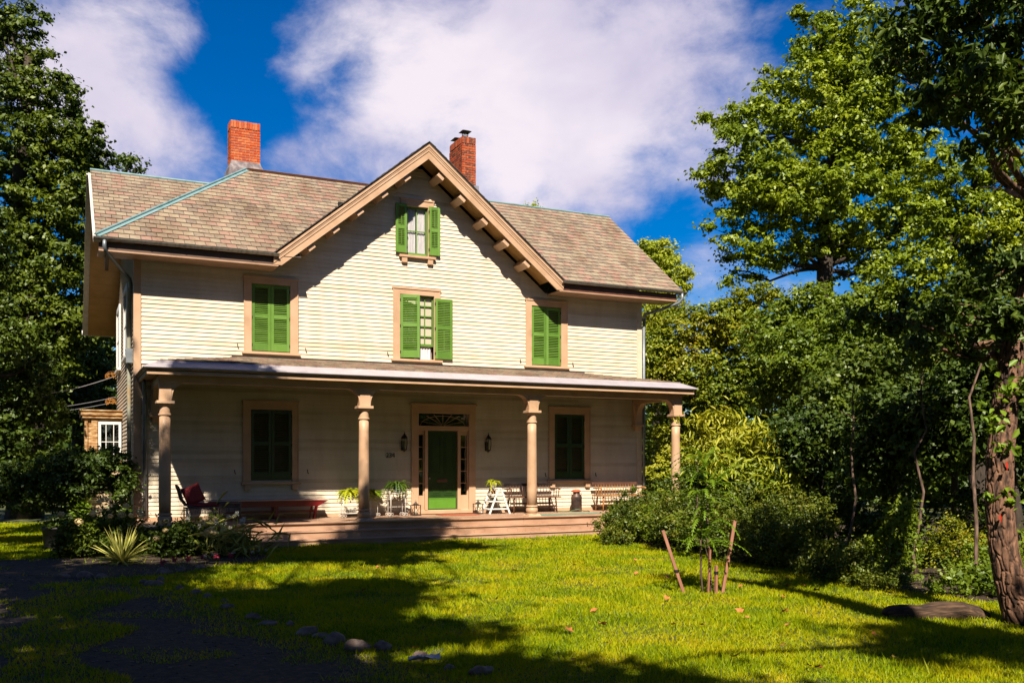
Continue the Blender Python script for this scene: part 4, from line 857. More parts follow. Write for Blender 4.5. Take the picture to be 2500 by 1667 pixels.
# white step shelf
t = thing('step_shelf', 'white folding step shelf holding small plants, between door and dark bench', 'step shelf', (10.98, -.62, FZ))
for dx, dy in ((0, -.17), (-.10, .17)):
    for s in (-1, 1): c = MB(); c.beam((dx+s*.03, dy, .71), (dx+s*.31, dy, 0), .05, .025, (0, 1, 0)); obj('leg', c, M['white'], t)
for zz, w in ((.12, .27), (.33, .22), (.52, .14)):
    c = MB(); c.box(-w-.10, w, -.19, .19, zz, zz+.03); obj('shelf', c, M['white'], t, bevel=.003)
c = MB(); c.box(-.16, .05, -.19, .19, .70, .725); obj('top', c, M['white'], t)
potted('white pot with a drooping yellow green plant on top of the white step shelf', (10.86, -.62, FZ+.727), M['whitepot'], .105, .15, fern_mesh(60, .32, .22, .13, .036), LF['fern'])
potted('small orange leaved plant on the upper tier of the white step shelf', (10.86, -.62, FZ+.552), M['blackpot'], .06, .07, fern_mesh(26, .15, .09, .06, .02), M['orangeleaf'])
potted('small dark green plant on the middle tier of the white step shelf', (10.90, -.62, FZ+.362), M['blackpot'], .055, .08, fern_mesh(18, .11, .07, .07, .02), LF['darkfern'])

def scroll(mb, c, r, s=1, n=14, rad=.007, turns=1.3, pl='x'):
    pts = []
    for i in range(n):
        a = turns*2*math.pi*i/n; q = r*(1-.65*i/n); v = (c[0]+s*q*math.cos(a), c[1], c[2]+q*math.sin(a)) if pl == 'x' else (c[0], c[1]+s*q*math.cos(a), c[2]+q*math.sin(a)); pts.append(v)
    mb.tube(pts, rad, 5)
def wire_table(label, loc, w, d, h, rim=.07, rack=None, loops=14):
    t = thing('wire_plant_stand', label, 'plant stand', loc, 0, 'white wire plant stands on the porch')
    c = MB()
    for x in (-w/2+.05, w/2-.05):
        for y in (-d/2+.03, d/2-.03): c = MB(); c.tube([(x, y, .0), (x, y, h)], .011, 6); scroll(c, (x-.035, y, .05), .045, 1); scroll(c, (x+.035, y, .05), .045, -1); scroll(c, (x-.03, y, h-.13), .04, 1, rad=.006); scroll(c, (x+.03, y, h-.13), .04, -1, rad=.006); obj('leg', c, M['whiteiron'], t, smooth=True)
    def tray(z, w, d, nm):
        c = MB(); c.box(-w/2, w/2, -d/2, d/2, z-.012, z); obj(nm, c, M['whiteiron'], t)
        c = MB(); n = loops
        for y in (-d/2, d/2):
            for i in range(n):
                x0 = -w/2+w*i/n; x1 = x0+w/n; c.tube([(x0, y, z), (x0, y, z+rim*.7), ((x0+x1)/2, y, z+rim), (x1, y, z+rim*.7), (x1, y, z)], .0035, 4)
        for x in (-w/2, w/2):
            for i in range(5):
                y0 = -d/2+d*i/5; y1 = y0+d/5; c.tube([(x, y0, z), (x, y0, z+rim*.7), (x, (y0+y1)/2, z+rim), (x, y1, z+rim*.7)], .0035, 4)
        obj(nm+'_rail', c, M['whiteiron'], t)
    tray(h, w, d, 'tray')
    if rack: tray(rack, w*.95, d, 'lower_tray')
    c = MB(); c.tube([(-w/2+.05, 0, h*.4), (w/2-.05, 0, h*.4)], .007, 5); obj('stretcher', c, M['whiteiron'], t)
    return t
wire_table('white wire plant stand with a lower tray, partly behind the second porch column', (6.90, -.75, FZ), .82, .30, .52, .10, .12)
wire_table('white wire plant stand under a hanging fern, just right of the second porch column', (7.42, -.45, FZ), .34, .26, .48, .08)
wire_table('white scrolled wire plant table carrying the blue pot, left of the door', (8.05, -.60, FZ), .50, .30, .62, .055)
potted('yellow green fern on the wire stand, left of the second porch column', (6.72, -.75, FZ+.522), M['blackpot'], .11, .14, fern_mesh(90, .46, .30, .12, .065), LF['fern'])
potted('yellow green fern just right of the second porch column', (7.14, -.75, FZ+.522), M['blackpot'], .10, .13, fern_mesh(70, .40, .28, .12, .06), LF['fern'])
potted('large fern trailing green fronds to the right of the second column', (7.42, -.45, FZ+.482), M['blackpot'], .12, .16, fern_mesh(100, .50, .16, .14, .06, 1.05), LF['bright'])
potted('dark arching plant in a square blue pot on the white scrolled table', (8.07, -.60, FZ+.622), M['bluepot'], .13, .20, fern_mesh(95, .52, .34, .18, .036, 1.0, .6), LF['darkfern'], square=True)
potted('small yellow leaved plant in front of the blue pot on the scrolled table', (7.90, -.68, FZ+.622), M['whitepot'], .05, .05, fern_mesh(30, .12, .05, .05, .02), LF['yellow'])
tf = MB(); frond(tf, (0, 0, 0), 2.6, .15, .62, .05, .03, 8); frond(tf, (0.02, 0, 0), .5, .25, .3, .25, .025, 8)

# wicker armchair and side table
def wicker_panel(mb, x0, x1, y, z0, z1, arch=.05, axis='x'):
    n = int((x1-x0)/.018)
    for i in range(n+1):
        u = i/n; x = x0+(x1-x0)*u; zb = z0+arch*math.sin(math.pi*u); j = random.uniform(-.012, .012)
        p, q = ((x, y, zb), (x+j, y, z1)) if axis == 'x' else ((y, x, zb), (y, x+j, z1)); mb.tube([p, q], .0048, 4, cap=False)
        q2 = (x+.03*(1 if i % 2 else -1), y-.003, z1) if axis == 'x' else (y-.003, x+.03*(1 if i % 2 else -1), z1); mb.tube([p, q2], .004, 4, cap=False)
    for k in range(4):
        z = z0+arch+.01+(z1-z0-arch)*k/4; p, q = ((x0, y, z), (x1, y, z)) if axis == 'x' else ((y, x0, z), (y, x1, z)); mb.tube([p, q], .004, 4, cap=False)
t = thing('wicker_armchair', 'grey brown wicker armchair beside the first porch column, holding red cushions', 'armchair', (2.98, -1.0, FZ))
c = MB()
for x in (-.32, .40):
    for y in (-.27, .27): c.tube([(x, y, 0), (x, y, .36)], .017, 6)
for y in (-.27, .27):
    c.tube([(.42, y, .36), (-.1, y, .355), (-.30, y, .40), (-.42, y, .56), (-.46, y, .74), (-.50, y, .84)], .022, 8)
c.tube([(-.50, -.27, .84), (-.53, 0, .89), (-.50, .27, .84)], .024, 8); c.tube([(.41, -.27, .36), (.41, .27, .36)], .018, 6); obj('frame', c, M['wicker'], t, smooth=True)
c = MB(); wicker_panel(c, -.32, .40, -.275, .16, .35); wicker_panel(c, -.27, .27, .41, .16, .35, axis='y'); obj('skirt', c, M['wicker'], t, kind='stuff')
c = MB(); c.box(-.34, .41, -.26, .26, .33, .355); obj('seat_base', c, M['wicker'], t)
c = MB()
for i in range(26):
    y = -.26+.52*i/25; c.tube([(-.31, y, .40), (-.43, y, .56), (-.47, y, .72), (-.51, y*.98, .85)], .006, 4, cap=False)
for k in range(6): c.tube([(-.33-.03*k, -.26, .43+.08*k), (-.33-.03*k, .26, .43+.08*k)], .006, 4, cap=False)
obj('back_weave', c, M['wicker'], t, kind='stuff')
def cushion(name, label, w, h, d, loc, rot, cat='cushion'):
    n = 12; V = []; F = []
    for s in (1, -1):
        for i in range(n+1):
            for j in range(n+1):
                u, v = i/n*2-1, j/n*2-1; e = max(0, (1-u**4)*(1-v**4))**.5; pin = 1-.07*(1-abs(u))*0-.06*(1-u*u)*abs(v)**3; pin2 = 1-.06*(1-v*v)*abs(u)**3
                V.append((u*w/2*pin2, s*d/2*e, v*h/2*pin))
    m_ = (n+1)**2
    for s in (0, 1):
        for i in range(n):
            for j in range(n):
                q = [s*m_+i*(n+1)+j, s*m_+(i+1)*(n+1)+j, s*m_+(i+1)*(n+1)+j+1, s*m_+i*(n+1)+j+1]; F.append(tuple(q if s else q[::-1]))
    mb = MB(); mb.add(V, F); o = tag(obj(name, mb, M['redcloth'], smooth=True), label, cat); o.location = loc; o.rotation_euler = rot; return o
cushion('throw_pillow', 'square red patterned pillow leaning in the wicker armchair', .50, .46, .16, (2.83, -1.06, FZ+.66), (R(-14), R(-20), R(22)), 'pillow')
cushion('seat_cushion', 'flat red patterned seat cushion on the wicker armchair', .74, .52, .12, (3.04, -1.0, FZ+.405), (R(90), 0, 0))
t = thing('wicker_table', 'low grey brown wicker table to the right of the wicker armchair', 'side table', (3.66, -1.02, FZ))
c = MB()
for x in (-.23, .23):
    for y in (-.22, .22): c.tube([(x, y, 0), (x, y, .44)], .016, 6)
for p, q in (((-.25, -.24), (.25, -.24)), ((.25, -.24), (.25, .24)), ((.25, .24), (-.25, .24)), ((-.25, .24), (-.25, -.24))): c.tube([(p[0], p[1], .455), (q[0], q[1], .455)], .018, 6)
obj('frame', c, M['wicker'], t, smooth=True)
c = MB(); wicker_panel(c, -.23, .23, -.225, .15, .44, .07); wicker_panel(c, -.22, .22, -.225, .15, .44, .07, 'y'); wicker_panel(c, -.22, .22, .225, .15, .44, .07, 'y'); obj('skirt', c, M['wicker'], t, kind='stuff')
c = MB(); c.box(-.24, .24, -.23, .23, .43, .452); obj('top', c, M['wicker'], t)
# long red table
t = thing('long_table', 'long low red table with a worn pale top under the left porch window', 'table', (4.62, -.60, FZ))
c = MB(); c.box(-1.42, 1.52, -.30, .30, .47, .50); c.box(-1.42, 1.52, -.315, -.302, .475, .498); obj('table_top', c, M['tabletop'], t, bevel=.004)
c = MB(); c.prism([(-1.35, .32), (1.25, .32), (1.50, .465), (-1.35, .465)], -.29, -.265); obj('apron', c, M['red'], t)
c = MB(); c.prism([(-1.35, .32), (1.25, .32), (1.50, .465), (-1.35, .465)], .265, .29); obj('apron', c, M['red'], t)
for x, q in ((-1.15, -.05), (.22, 0), (1.22, -.07)):
    for y in (-.24, .24): c = MB(); c.beam((x, y, .33), (x+q, y*1.05, 0), .075, .05); obj('leg', c, M['red'], t)
c = MB(); c.box(-1.2, 1.2, -.03, .03, .16, .22); obj('stretcher', c, M['red'], t)

# ------------------------------------------------------------------ utility cables
for i, (a, b, sag) in enumerate(((Vector((1.55, 7.6, 4.75)), at(-60, 962, 26), .25), (Vector((1.55, 7.8, 4.1)), at(-60, 978, 34), .3), (Vector((1.55, 7.9, 3.95)), at(-60, 986, 34), .3))):
    c = MB(); c.tube([a.lerp(b, k/12)-Vector((0, 0, sag*math.sin(math.pi*k/12))) for k in range(13)], .011, 5); tag(obj('utility_cable', c, M['wire']), ('thick utility cable, uppermost of three running from the end wall to the left', 'thin utility cable, middle one of three left of the house', 'thin utility cable, lowest of three left of the house')[i], 'cable', 'cables left of the house')

# ------------------------------------------------------------------ foliage tools
def leaf_quads(C, nrm_, size, aspect=.55, seed=0, lance=False, droop=0):
    r = np.random.default_rng(seed); n = len(C); nn = nrm_/np.maximum(np.linalg.norm(nrm_, axis=1, keepdims=True), 1e-6)
    t = r.normal(size=(n, 3)); t[:, 2] -= droop; t -= nn*(t*nn).sum(1, keepdims=True); t /= np.maximum(np.linalg.norm(t, axis=1, keepdims=True), 1e-6); b = np.cross(nn, t)
    s = (size*(.65+.7*r.random(n)))[:, None]; l, w = s*.5, s*.5*aspect
    if not lance:
        V = np.empty((n*4, 3)); V[0::4] = C-t*l; V[1::4] = C+b*w+t*l*.1; V[2::4] = C+t*l-nn*l*.25; V[3::4] = C-b*w+t*l*.1
        return V, np.arange(n*4).reshape(n, 4)
    V = np.empty((n*6, 3)); V[0::6] = C-t*l; V[1::6] = C+b*w-t*l*.25+nn*w*.35; V[2::6] = C+b*w*.7+t*l*.4+nn*w*.2; V[3::6] = C+t*l-nn*l*.3; V[4::6] = C-b*w*.7+t*l*.4+nn*w*.2; V[5::6] = C-b*w-t*l*.25+nn*w*.35
    i = np.arange(n)[:, None]*6; return V, np.concatenate([i+np.array([[0, 1, 2, 3]]), i+np.array([[0, 3, 4, 5]])], 0)
def clumps(blobs, per_m3, r, flat=.75):
    """blobs: (centre, (rx,ry,rz)) -> sub-clump centres and radii, spread through the crown volume"""
    out = []
    for c, rad in blobs:
        vol = 4.19*rad[0]*rad[1]*rad[2]; k = max(3, int(vol*per_m3))
        d = r.normal(size=(k, 3)); d /= np.linalg.norm(d, axis=1, keepdims=True); q = r.random(k)**.42
        out.append(np.concatenate([np.array(c)+d*q[:, None]*np.array(rad), d], 1))
    return np.concatenate(out, 0)
def foliage(blobs, n, size, seed, per_m3=.35, cr=.55, lance=False, droop=0, upw=.55, flat=.6, aspect=.6, per=60):
    r = np.random.default_rng(seed); vol = sum(4.19*b[1][0]*b[1][1]*b[1][2] for b in blobs); K = clumps(blobs, n/per/vol, r); w = r.random(len(K))**1.5+.15; idx = r.choice(len(K), n, p=w/w.sum())
    cr = max(size*2.4, (vol/len(K))**(1/3)*.45); rad = cr*(.5+1.0*r.random(len(K)))[idx][:, None]
    d = r.normal(size=(n, 3)); d /= np.linalg.norm(d, axis=1, keepdims=True); q = np.abs(r.normal(size=(n, 1)))*.62
    off = d*q*rad*np.array([1, 1, flat]); C = K[idx, :3]+off; C = C[(C[:, 2] > .12)]; k = len(C); d = d[:k]; ou = K[idx, 3:][:k]
    nr = r.normal(size=(k, 3))*.6+d*.5+ou*.35+np.array([0, 0, upw]); return leaf_quads(C, nr, np.full(k, size), aspect, seed+1, lance, droop), K
def limb_path(a, b, r, wob=.12, n=7, lift=.0):
    a, b = np.array(a, float), np.array(b, float); L_ = np.linalg.norm(b-a); t = np.linspace(0, 1, n)[:, None]
    p = a+(b-a)*t+np.sin(t*math.pi)*np.array([0, 0, lift*L_]); p[1:-1] += r.normal(size=(n-2, 3))*wob*L_*.25; return [tuple(v) for v in p]
def tree(name, label, cat, base, trunk_top, tr, blobs, n, size, mat, bark, seed, group=None, per_m3=.35, cr=.55, twigs=40, limb_r=None, **kw):
    r = np.random.default_rng(seed+77); t = thing(name, label, cat, base, 0, group, world=True); (V, F), K = foliage(blobs, n, size, seed, per_m3, cr, **kw)
    npmesh('crown', V, F, mat, t)
    b = Vector(base); tt = Vector(trunk_top); m_ = MB(); pts = limb_path(b-Vector((0, 0, .15)), tt, r, .05, 9); rad = [tr*(1.35-.0*i) if i == 0 else tr*(1-.72*i/8) for i in range(9)]
    m_.tube(pts, rad, 12); obj('trunk', m_, bark, t, smooth=True)
    lm = MB()
    for c, rd in blobs:
        k = int(np.clip(np.interp(c[2]-1.2*rd[2]*.5, [b.z, tt.z], [1, 8]), 1, 7)); s = pts[k]; lr = min(rad[k]*.55, .05+.03*max(rd))
        lp = limb_path(s, c, r, .14, 7, -.06); lm.tube(lp, [lr*(1-.75*i/6) for i in range(7)], 6)
        sub = K[(np.abs(K[:, :3]-np.array(c)) < np.array(rd)*1.05).all(1)]
        for q in sub[r.permutation(len(sub))[:max(2, int(twigs/len(blobs)))]]:
            lm.tube(limb_path(lp[r.integers(3, 7)], q[:3], r, .15, 5), [lr*.28, lr*.22, lr*.16, lr*.1, .004], 4, cap=False)
    obj('limbs', lm, bark, t, smooth=True, kind='stuff'); return t
def B(px, py, depth, rx, ry, rz=None):                # a crown mass seen on a bearing: radii given in pixels of the photo
    k = depth/FPX; p = at(px, py, depth); rz = rz if rz else (rx+ry)/2
    return ((p.x, p.y, max(p.z, .2)), (rx*k, rz*k, ry*k))
def foot(px, depth): p = at(px, 1128, depth); return (p.x, p.y, .08)
def top(px, py, depth): return tuple(at(px, py, depth))

# ---- trees to the right
d = 33
tree('broadleaf_tree', 'tall broad tree with dense yellow green crown rising right of the house', 'tree', foot(2010, d), top(2040, 60, d), .42,
     [B(2050, 110, d, 120, 110), B(1985, 60, d, 60, 60), B(2130, 170, d, 120, 110), B(1960, 250, d, 140, 120), B(2090, 320, d, 170, 130), B(1840, 320, d-1, 110, 80), B(1765, 300, d, 60, 55), B(1740, 440, d, 60, 60), B(1850, 450, d, 150, 110), B(2010, 470, d-1, 180, 110),
      B(2200, 400, d, 110, 110), B(1800, 570, d, 90, 70), B(1930, 600, d, 130, 70), B(2080, 590, d+1, 160, 70), B(2220, 540, d, 110, 80), B(1800, 660, d, 60, 40), B(2130, 660, d, 120, 45)], 135000, .15, LF['maple'], M['bark_dark'], 1, 'trees right of the house', twigs=150, flat=.55, per=120)
d = 27
tree('broadleaf_tree', 'olive green tree filling the upper right behind the leaning trunk', 'tree', foot(2380, d), top(2380, 420, d), .30,
     [B(2330, 430, d, 100, 90), B(2450, 420, d, 90, 80), B(2300, 560, d, 110, 90), B(2420, 560, d, 120, 110), B(2250, 660, d, 90, 70), B(2390, 690, d, 120, 80), B(2560, 560, d, 120, 150)], 60000, .125, LF['maple'], M['bark_dark'], 3, 'trees right of the house', twigs=60, flat=.55, per=110)
d = 26
tree('broadleaf_tree', 'spreading green tree below the tall crown, right of the right porch corner', 'tree', foot(1990, d), top(1990, 840, d), .20,
     [B(2090, 790, d, 120, 80), B(1990, 760, d+2, 110, 70), B(1880, 800, d+2, 90, 70), B(2180, 730, d+2, 120, 60), B(1950, 860, d, 120, 90), B(2060, 900, d, 130, 80), B(2190, 880, d, 120, 90), B(1900, 960, d+1, 100, 60), B(2290, 800, d, 90, 100)], 85000, .11, LF['mid'], M['bark_dark'], 5, 'trees right of the house', per_m3=1.0, cr=.45, twigs=60, flat=.5)
d = 33
tree('maple_tree', 'maple with orange tinged green leaves just beyond the right end of the porch roof', 'tree', foot(1760, d), top(1770, 740, d), .20,
     [B(1850, 730, d, 75, 55), B(1770, 780, d, 90, 60), B(1680, 800, d, 80, 60), B(1620, 850, d, 60, 60), B(1700, 890, d, 110, 60), B(1820, 830, d, 100, 70), B(1780, 950, d, 120, 60), B(1650, 940, d, 90, 50), B(1870, 900, d, 90, 60)], 75000, .11, LF['gold'], M['bark_dark'], 7, 'trees right of the house', per_m3=1.1, cr=.45, twigs=60, flat=.5)
d = 44
tree('lime_tree', 'bright yellow green tree top peeping over the right end of the roof', 'tree', foot(1600, d), top(1610, 640, d), .25,
     [B(1600, 625, d, 70, 40), B(1640, 680, d, 55, 45), B(1590, 700, d, 70, 55), B(1540, 640, d, 50, 40)], 26000, .15, LF['lime'], M['bark_dark'], 9, 'trees right of the house', per_m3=.5, cr=.6)
tree('broadleaf_tree', 'leafy tree tip just showing above the right hand roof ridge', 'tree', foot(1290, 48), top(1290, 540, 48), .2, [B(1290, 508, 48, 34, 14), B(1270, 560, 48, 60, 40)], 4000, .14, LF['lime'], M['bark_dark'], 11, 'trees right of the house')
tree('willow_tree', 'yellow green weeping tree hanging beside the right corner of the house', 'tree', foot(1600, 38), top(1600, 740, 38), .2,
     [B(1590, 780, 38, 50, 60), B(1600, 880, 38, 50, 70), B(1640, 760, 39, 40, 35)], 16000, .17, LF['yellow'], M['bark_dark'], 10, 'trees right of the house', per_m3=.8, cr=.45, droop=2.5, aspect=.3, flat=1.5)
tree('garden_tree', 'small bright yellow green tree behind the right porch column', 'tree', foot(1630, 34), top(1625, 1080, 34), .10,
     [B(1610, 1040, 34, 60, 50), B(1640, 1110, 34, 60, 60), B(1610, 1160, 34, 50, 60), B(1600, 970, 35, 60, 40), B(1680, 1060, 34, 50, 60)], 30000, .09, LF['yellow'], M['bark_dark'], 12, 'trees right of the house', per_m3=2.2, cr=.33, flat=.4)
tree('peach_tree', 'small tree with drooping narrow yellow green leaves right of the porch', 'tree', foot(1800, 21), top(1790, 1080, 21), .08,
     [B(1745, 1035, 21, 38, 30), B(1800, 1090, 21, 70, 45), B(1870, 1140, 21, 80, 40), B(1765, 1110, 21, 45, 40), B(1920, 1170, 20, 50, 28), B(1840, 1060, 20, 45, 28), B(1800, 1150, 20, 70, 30)], 10000, .19, LF['yellow'], M['bark_dark'], 14, 'trees right of the house', per_m3=3.5, cr=.28, lance=True, droop=1.8, aspect=.24)
# the dark thicket
d = 19
for i, (px, py, dd, rx, ry, lab) in enumerate(((2010, 1040, 20, 130, 90, 'dark leafy thicket tree behind the row of shrubs, left part'), (2180, 1060, 18, 110, 120, 'dark leafy thicket tree in the middle of the right side shade'), (2330, 1010, 17, 110, 130, 'dark leafy thicket tree left of the leaning trunk'), (2480, 950, 16, 110, 180, 'dark leafy thicket tree behind the leaning trunk'))):
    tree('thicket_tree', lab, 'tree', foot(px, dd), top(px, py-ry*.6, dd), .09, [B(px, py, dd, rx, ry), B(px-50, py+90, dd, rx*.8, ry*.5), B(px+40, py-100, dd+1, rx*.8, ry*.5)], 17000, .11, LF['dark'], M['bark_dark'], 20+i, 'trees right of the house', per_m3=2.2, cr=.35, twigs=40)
wb = [B(px, py, dd, 150, 130) for px, py, dd in ((1560, 1080, 60), (1700, 1000, 58), (1850, 960, 55), (2000, 900, 52), (2150, 950, 50), (2300, 900, 48), (2450, 850, 46), (2600, 900, 45), (1750, 1120, 50), (1950, 1110, 46), (2150, 1120, 42), (2350, 1110, 40), (2550, 1110, 38), (1600, 1140, 55), (1850, 1140, 50), (2050, 1130, 44), (2250, 1130, 42), (2450, 1120, 38), (2650, 1100, 38))]
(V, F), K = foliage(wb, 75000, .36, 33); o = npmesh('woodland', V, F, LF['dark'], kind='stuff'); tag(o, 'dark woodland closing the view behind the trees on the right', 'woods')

# ---- shrubs along the right side of the lawn
def shrub(label, blobs, n, size, mat, seed, name='shrub', cat='shrub', group='shrubs along the right side of the lawn', per_m3=9, cr=.22, lance=False, aspect=.5, droop=0, stems=14):
    c0 = blobs[0][0]; t = thing(name, label, cat, (c0[0], c0[1], .1), 0, group, world=True); (V, F), K = foliage(blobs, n, size, seed, per_m3, cr, lance=lance, aspect=aspect, droop=droop, flat=.8)
    npmesh('foliage', V, F, mat, t); r = np.random.default_rng(seed); sm = MB()
    for c, rd in blobs:
        for k in range(max(2, stems//len(blobs))):
            e = np.array(c)+r.normal(size=3)*np.array(rd)*.4; sm.tube(limb_path((c[0]+r.normal()*.12, c[1]+r.normal()*.12, .05), e, r, .1, 5), [.014, .011, .009, .006, .003], 5, cap=False)
    obj('stems', sm, M['bark_dark'], t, kind='stuff'); return t
def G(x, y, z, rx, ry, rz): return ((x, y, z), (rx, ry, rz))
shrub('dense azalea with light tipped twigs against the right end of the porch steps', [G(12.5, -4.9, .55, .8, .8, .5), G(13.2, -4.4, .8, .7, .7, .6), G(12.1, -5.5, .38, .6, .5, .33)], 26000, .065, LF['bush'], 40)
shrub('large leaved shrub between the azalea and the staked sapling', [G(13.0, -6.0, .6, .8, .8, .52), G(13.9, -5.2, .75, .8, .8, .6)], 13000, .10, LF['mid'], 41)
shrub('dark shrub directly behind the staked sapling', [G(12.2, -7.7, .7, .9, .9, .65), G(12.9, -7.0, 1.0, .9, .8, .8)], 20000, .07, LF['bush'], 42)
shrub('broad rounded shrub right of the staked sapling', [G(12.0, -9.3, .75, .9, .9, .7), G(12.8, -8.8, 1.0, .9, .9, .75), G(11.7, -10.2, .55, .7, .7, .5)], 30000, .06, LF['bush'], 43)
shrub('yellowish shrub with a trailing vine near the shadow band', [G(11.9, -11.3, .65, .85, .9, .6), G(12.5, -10.8, .95, .8, .8, .6)], 26000, .06, LF['bush'], 44)
shrub('low shrub at the right end of the shrub row', [G(11.4, -12.9, .40, .6, .7, .38), G(11.3, -13.9, .25, .45, .5, .25)], 15000, .05, LF['bush'], 45)
shrub('tall arching shrub with big bright leaves above the azaleas', [G(13.4, -7.3, 1.65, .6, .7, .4), G(14.2, -6.6, 1.35, .7, .8, .5), G(13.1, -8.5, 1.6, .6, .6, .35)], 5500, .15, LF['mid'], 46, lance=True, per_m3=6, cr=.26, aspect=.45, droop=.8)
shrub('column of green vine leaves climbing a stump in the shade', [G(12.75, -13.0, .75, .22, .22, .6), G(12.85, -13.0, 1.1, .14, .14, .3)], 2600, .09, LF['mid'], 47, name='vine_column', cat='vine', cr=.1, per_m3=40)
shrub('bright ground plants beside the leaning trunk', [G(12.6, -15.1, .28, .7, .6, .22), G(12.0, -14.8, .2, .5, .4, .18), G(13.5, -14.2, .4, .8, .6, .3)], 5200, .085, LF['mid'], 48, per_m3=12)
shrub('low leafy ground plants filling the shade below the thin stems', [G(12.4, -12.2, .25, .8, .9, .25), G(13.6, -11.8, .4, .9, .9, .4), G(13.2, -14.6, .25, .9, .6, .25), G(14.8, -11.0, .6, .9, 1.0, .6), G(12.1, -13.8, .18, .5, .5, .18), G(14.6, -14.2, .5, .9, .8, .5)], 20000, .075, LF['mid'], 52, per_m3=12)
shrub('reddish twiggy undergrowth between vine and leaning trunk', [G(13.6, -13.6, .5, .8, .6, .4), G(14.6, -13.0, .7, .9, .7, .6)], 9000, .05, LF['gold'], 49)
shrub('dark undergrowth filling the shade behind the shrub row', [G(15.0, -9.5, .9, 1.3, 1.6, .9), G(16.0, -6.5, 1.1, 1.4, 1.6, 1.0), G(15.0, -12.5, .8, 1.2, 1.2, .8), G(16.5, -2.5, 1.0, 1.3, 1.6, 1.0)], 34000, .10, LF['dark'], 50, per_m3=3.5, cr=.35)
shrub('green vine leaves over the shrubs at the right end of the porch', [G(15.6, -3.8, .75, .8, .8, .6), G(16.6, -3.4, .9, .7, .7, .6)], 15000, .09, LF['mid'], 51)

# ---- staked sapling
t = thing('sapling', 'young twin stemmed sapling with feathery leaves tied between red brown stakes', 'sapling', (8.6, -13.2, .1), world=True)
for p, q, r0 in (((8.555, -13.21, .05), (8.50, -13.15, 2.05), .018), ((8.665, -13.27, .05), (8.72, -13.1, 1.75), .022), ((8.66, -13.26, .5), (8.5, -13.3, .9), .010)):
    m_ = MB(); m_.tube(limb_path(p, q, rng, .03, 7), [r0*(1-.1*i) for i in range(7)], 7); obj('trunk', m_, M['bark'], t, smooth=True)
sp = MB(); rs = random.Random(5)
for i in range(120):
    z = rs.uniform(.75, 2.2); a = rs.uniform(0, 6.283); frond(sp, (8.60+rs.uniform(-.12, .12), -13.2+rs.uniform(-.1, .1), z), a, rs.uniform(.35, .95), rs.uniform(.1, .4), rs.uniform(.1, .45), .05, 10)
obj('crown', sp, LF['bright'], t)
for (a, b, w, lab) in (((8.33, -13.11, .0), (8.02, -12.96, 1.03), .055, 'red brown stake leaning left beside the sapling, with a black tie'), ((8.80, -13.33, .0), (8.98, -13.42, 1.18), .055, 'tall red brown stake leaning right beside the sapling'), ((8.555, -13.33, .0), (8.60, -13.33, .78), .03, 'short thin stake standing against the left sapling stem'), ((8.68, -13.36, .0), (8.685, -13.36, .52), .045, 'short stout stake tied to the right sapling stem')):
    st_ = thing('wooden_stake', lab, 'stake', (a[0], a[1], .1), 0, 'stakes around the sapling', world=True); c = MB(); c.beam(a, b, w, w*.8); obj('post', c, M['stake'], st_, bevel=.003)
    if w == .055 and a[0] < 8.5 or w == .045:
        p = Vector(a).lerp(Vector(b), .42 if w == .055 else .8); c = MB(); c.tube([p-Vector((0, 0, .02)), p+Vector((0, 0, .02))], w*.75, 8); obj('tie', c, M['black'], st_)

# ---- leaning foreground tree, log, thin stems
d = 11.0
t = tree('leaning_tree', 'big leaning tree with furrowed bark at the right edge of the lawn', 'tree', (10.35, -16.75, .05), (11.6, -16.6, 7.2), .24,
     [B(2420, 60, 10, 190, 130), B(2250, 60, 10.5, 120, 110), B(2400, 230, 9.5, 170, 80), B(2300, 220, 11, 90, 90), B(2520, 200, 11, 120, 160), B(2190, 150, 11.5, 70, 90), B(2430, 330, 10, 110, 40), B(2430, 760, 11.5, 160, 60), B(2280, 850, 12, 130, 50), B(2450, 640, 12, 120, 60), B(2200, 770, 13, 110, 50)], 13000, .125, LF['dark'], M['bark_near'], 60, per_m3=4, cr=.38, lance=True, aspect=.38, droop=.9, twigs=90)
for o in [c for c in t.children if c.name.startswith('trunk')]:
    bpy.data.objects.remove(o)
TP = [(10.62, -16.98, -.05, .28), (10.52, -16.92, .18, .215), (10.43, -16.86, .5, .182), (10.36, -16.8, .95, .163), (10.34, -16.75, 1.5, .155), (10.42, -16.7, 2.1, .15), (10.56, -16.65, 2.7, .148), (10.75, -16.6, 3.3, .15), (11.05, -16.55, 4.2, .14), (11.5, -16.5, 5.4, .11), (11.9, -16.5, 7.0, .07)]
zz = np.linspace(0, 10, 520); tv = []; nseg = 110; rt = np.random.default_rng(8); ph = rt.random(30)*6.283
for f_ in zz:                                         # trunk with ridged, furrowed bark cut into the surface
    i = min(int(f_), 9); u = f_-i; a, b_ = np.array(TP[i]), np.array(TP[i+1]); c = a+(b_-a)*u
    for j in range(nseg):
        th = 2*math.pi*j/nseg; h = c[2]
        w1 = th*9+1.1*math.sin(h*7+2*math.sin(th*3))+.7*math.sin(h*17+th*5); rid = min(1, abs(math.sin(w1))*1.7); cell = math.floor(w1/math.pi); rid *= min(1, .25+1.8*abs(math.sin(h*14+cell*2.4+.5*math.sin(th*7+h*9))))
        rr_ = c[3]*(1+.03*math.sin(th*3+h))*(.86+.17*rid)+.0035*rt.random(); tv.append((c[0]+rr_*math.cos(th), c[1]+rr_*math.sin(th), h))
tv = np.array(tv); i = np.arange(520*nseg).reshape(520, nseg); nx_ = np.roll(i, -1, 1); TF = np.stack([i[:-1].ravel(), nx_[:-1].ravel(), nx_[1:].ravel(), i[1:].ravel()], 1)
npmesh('trunk', tv, TF, M['bark_near'], t)
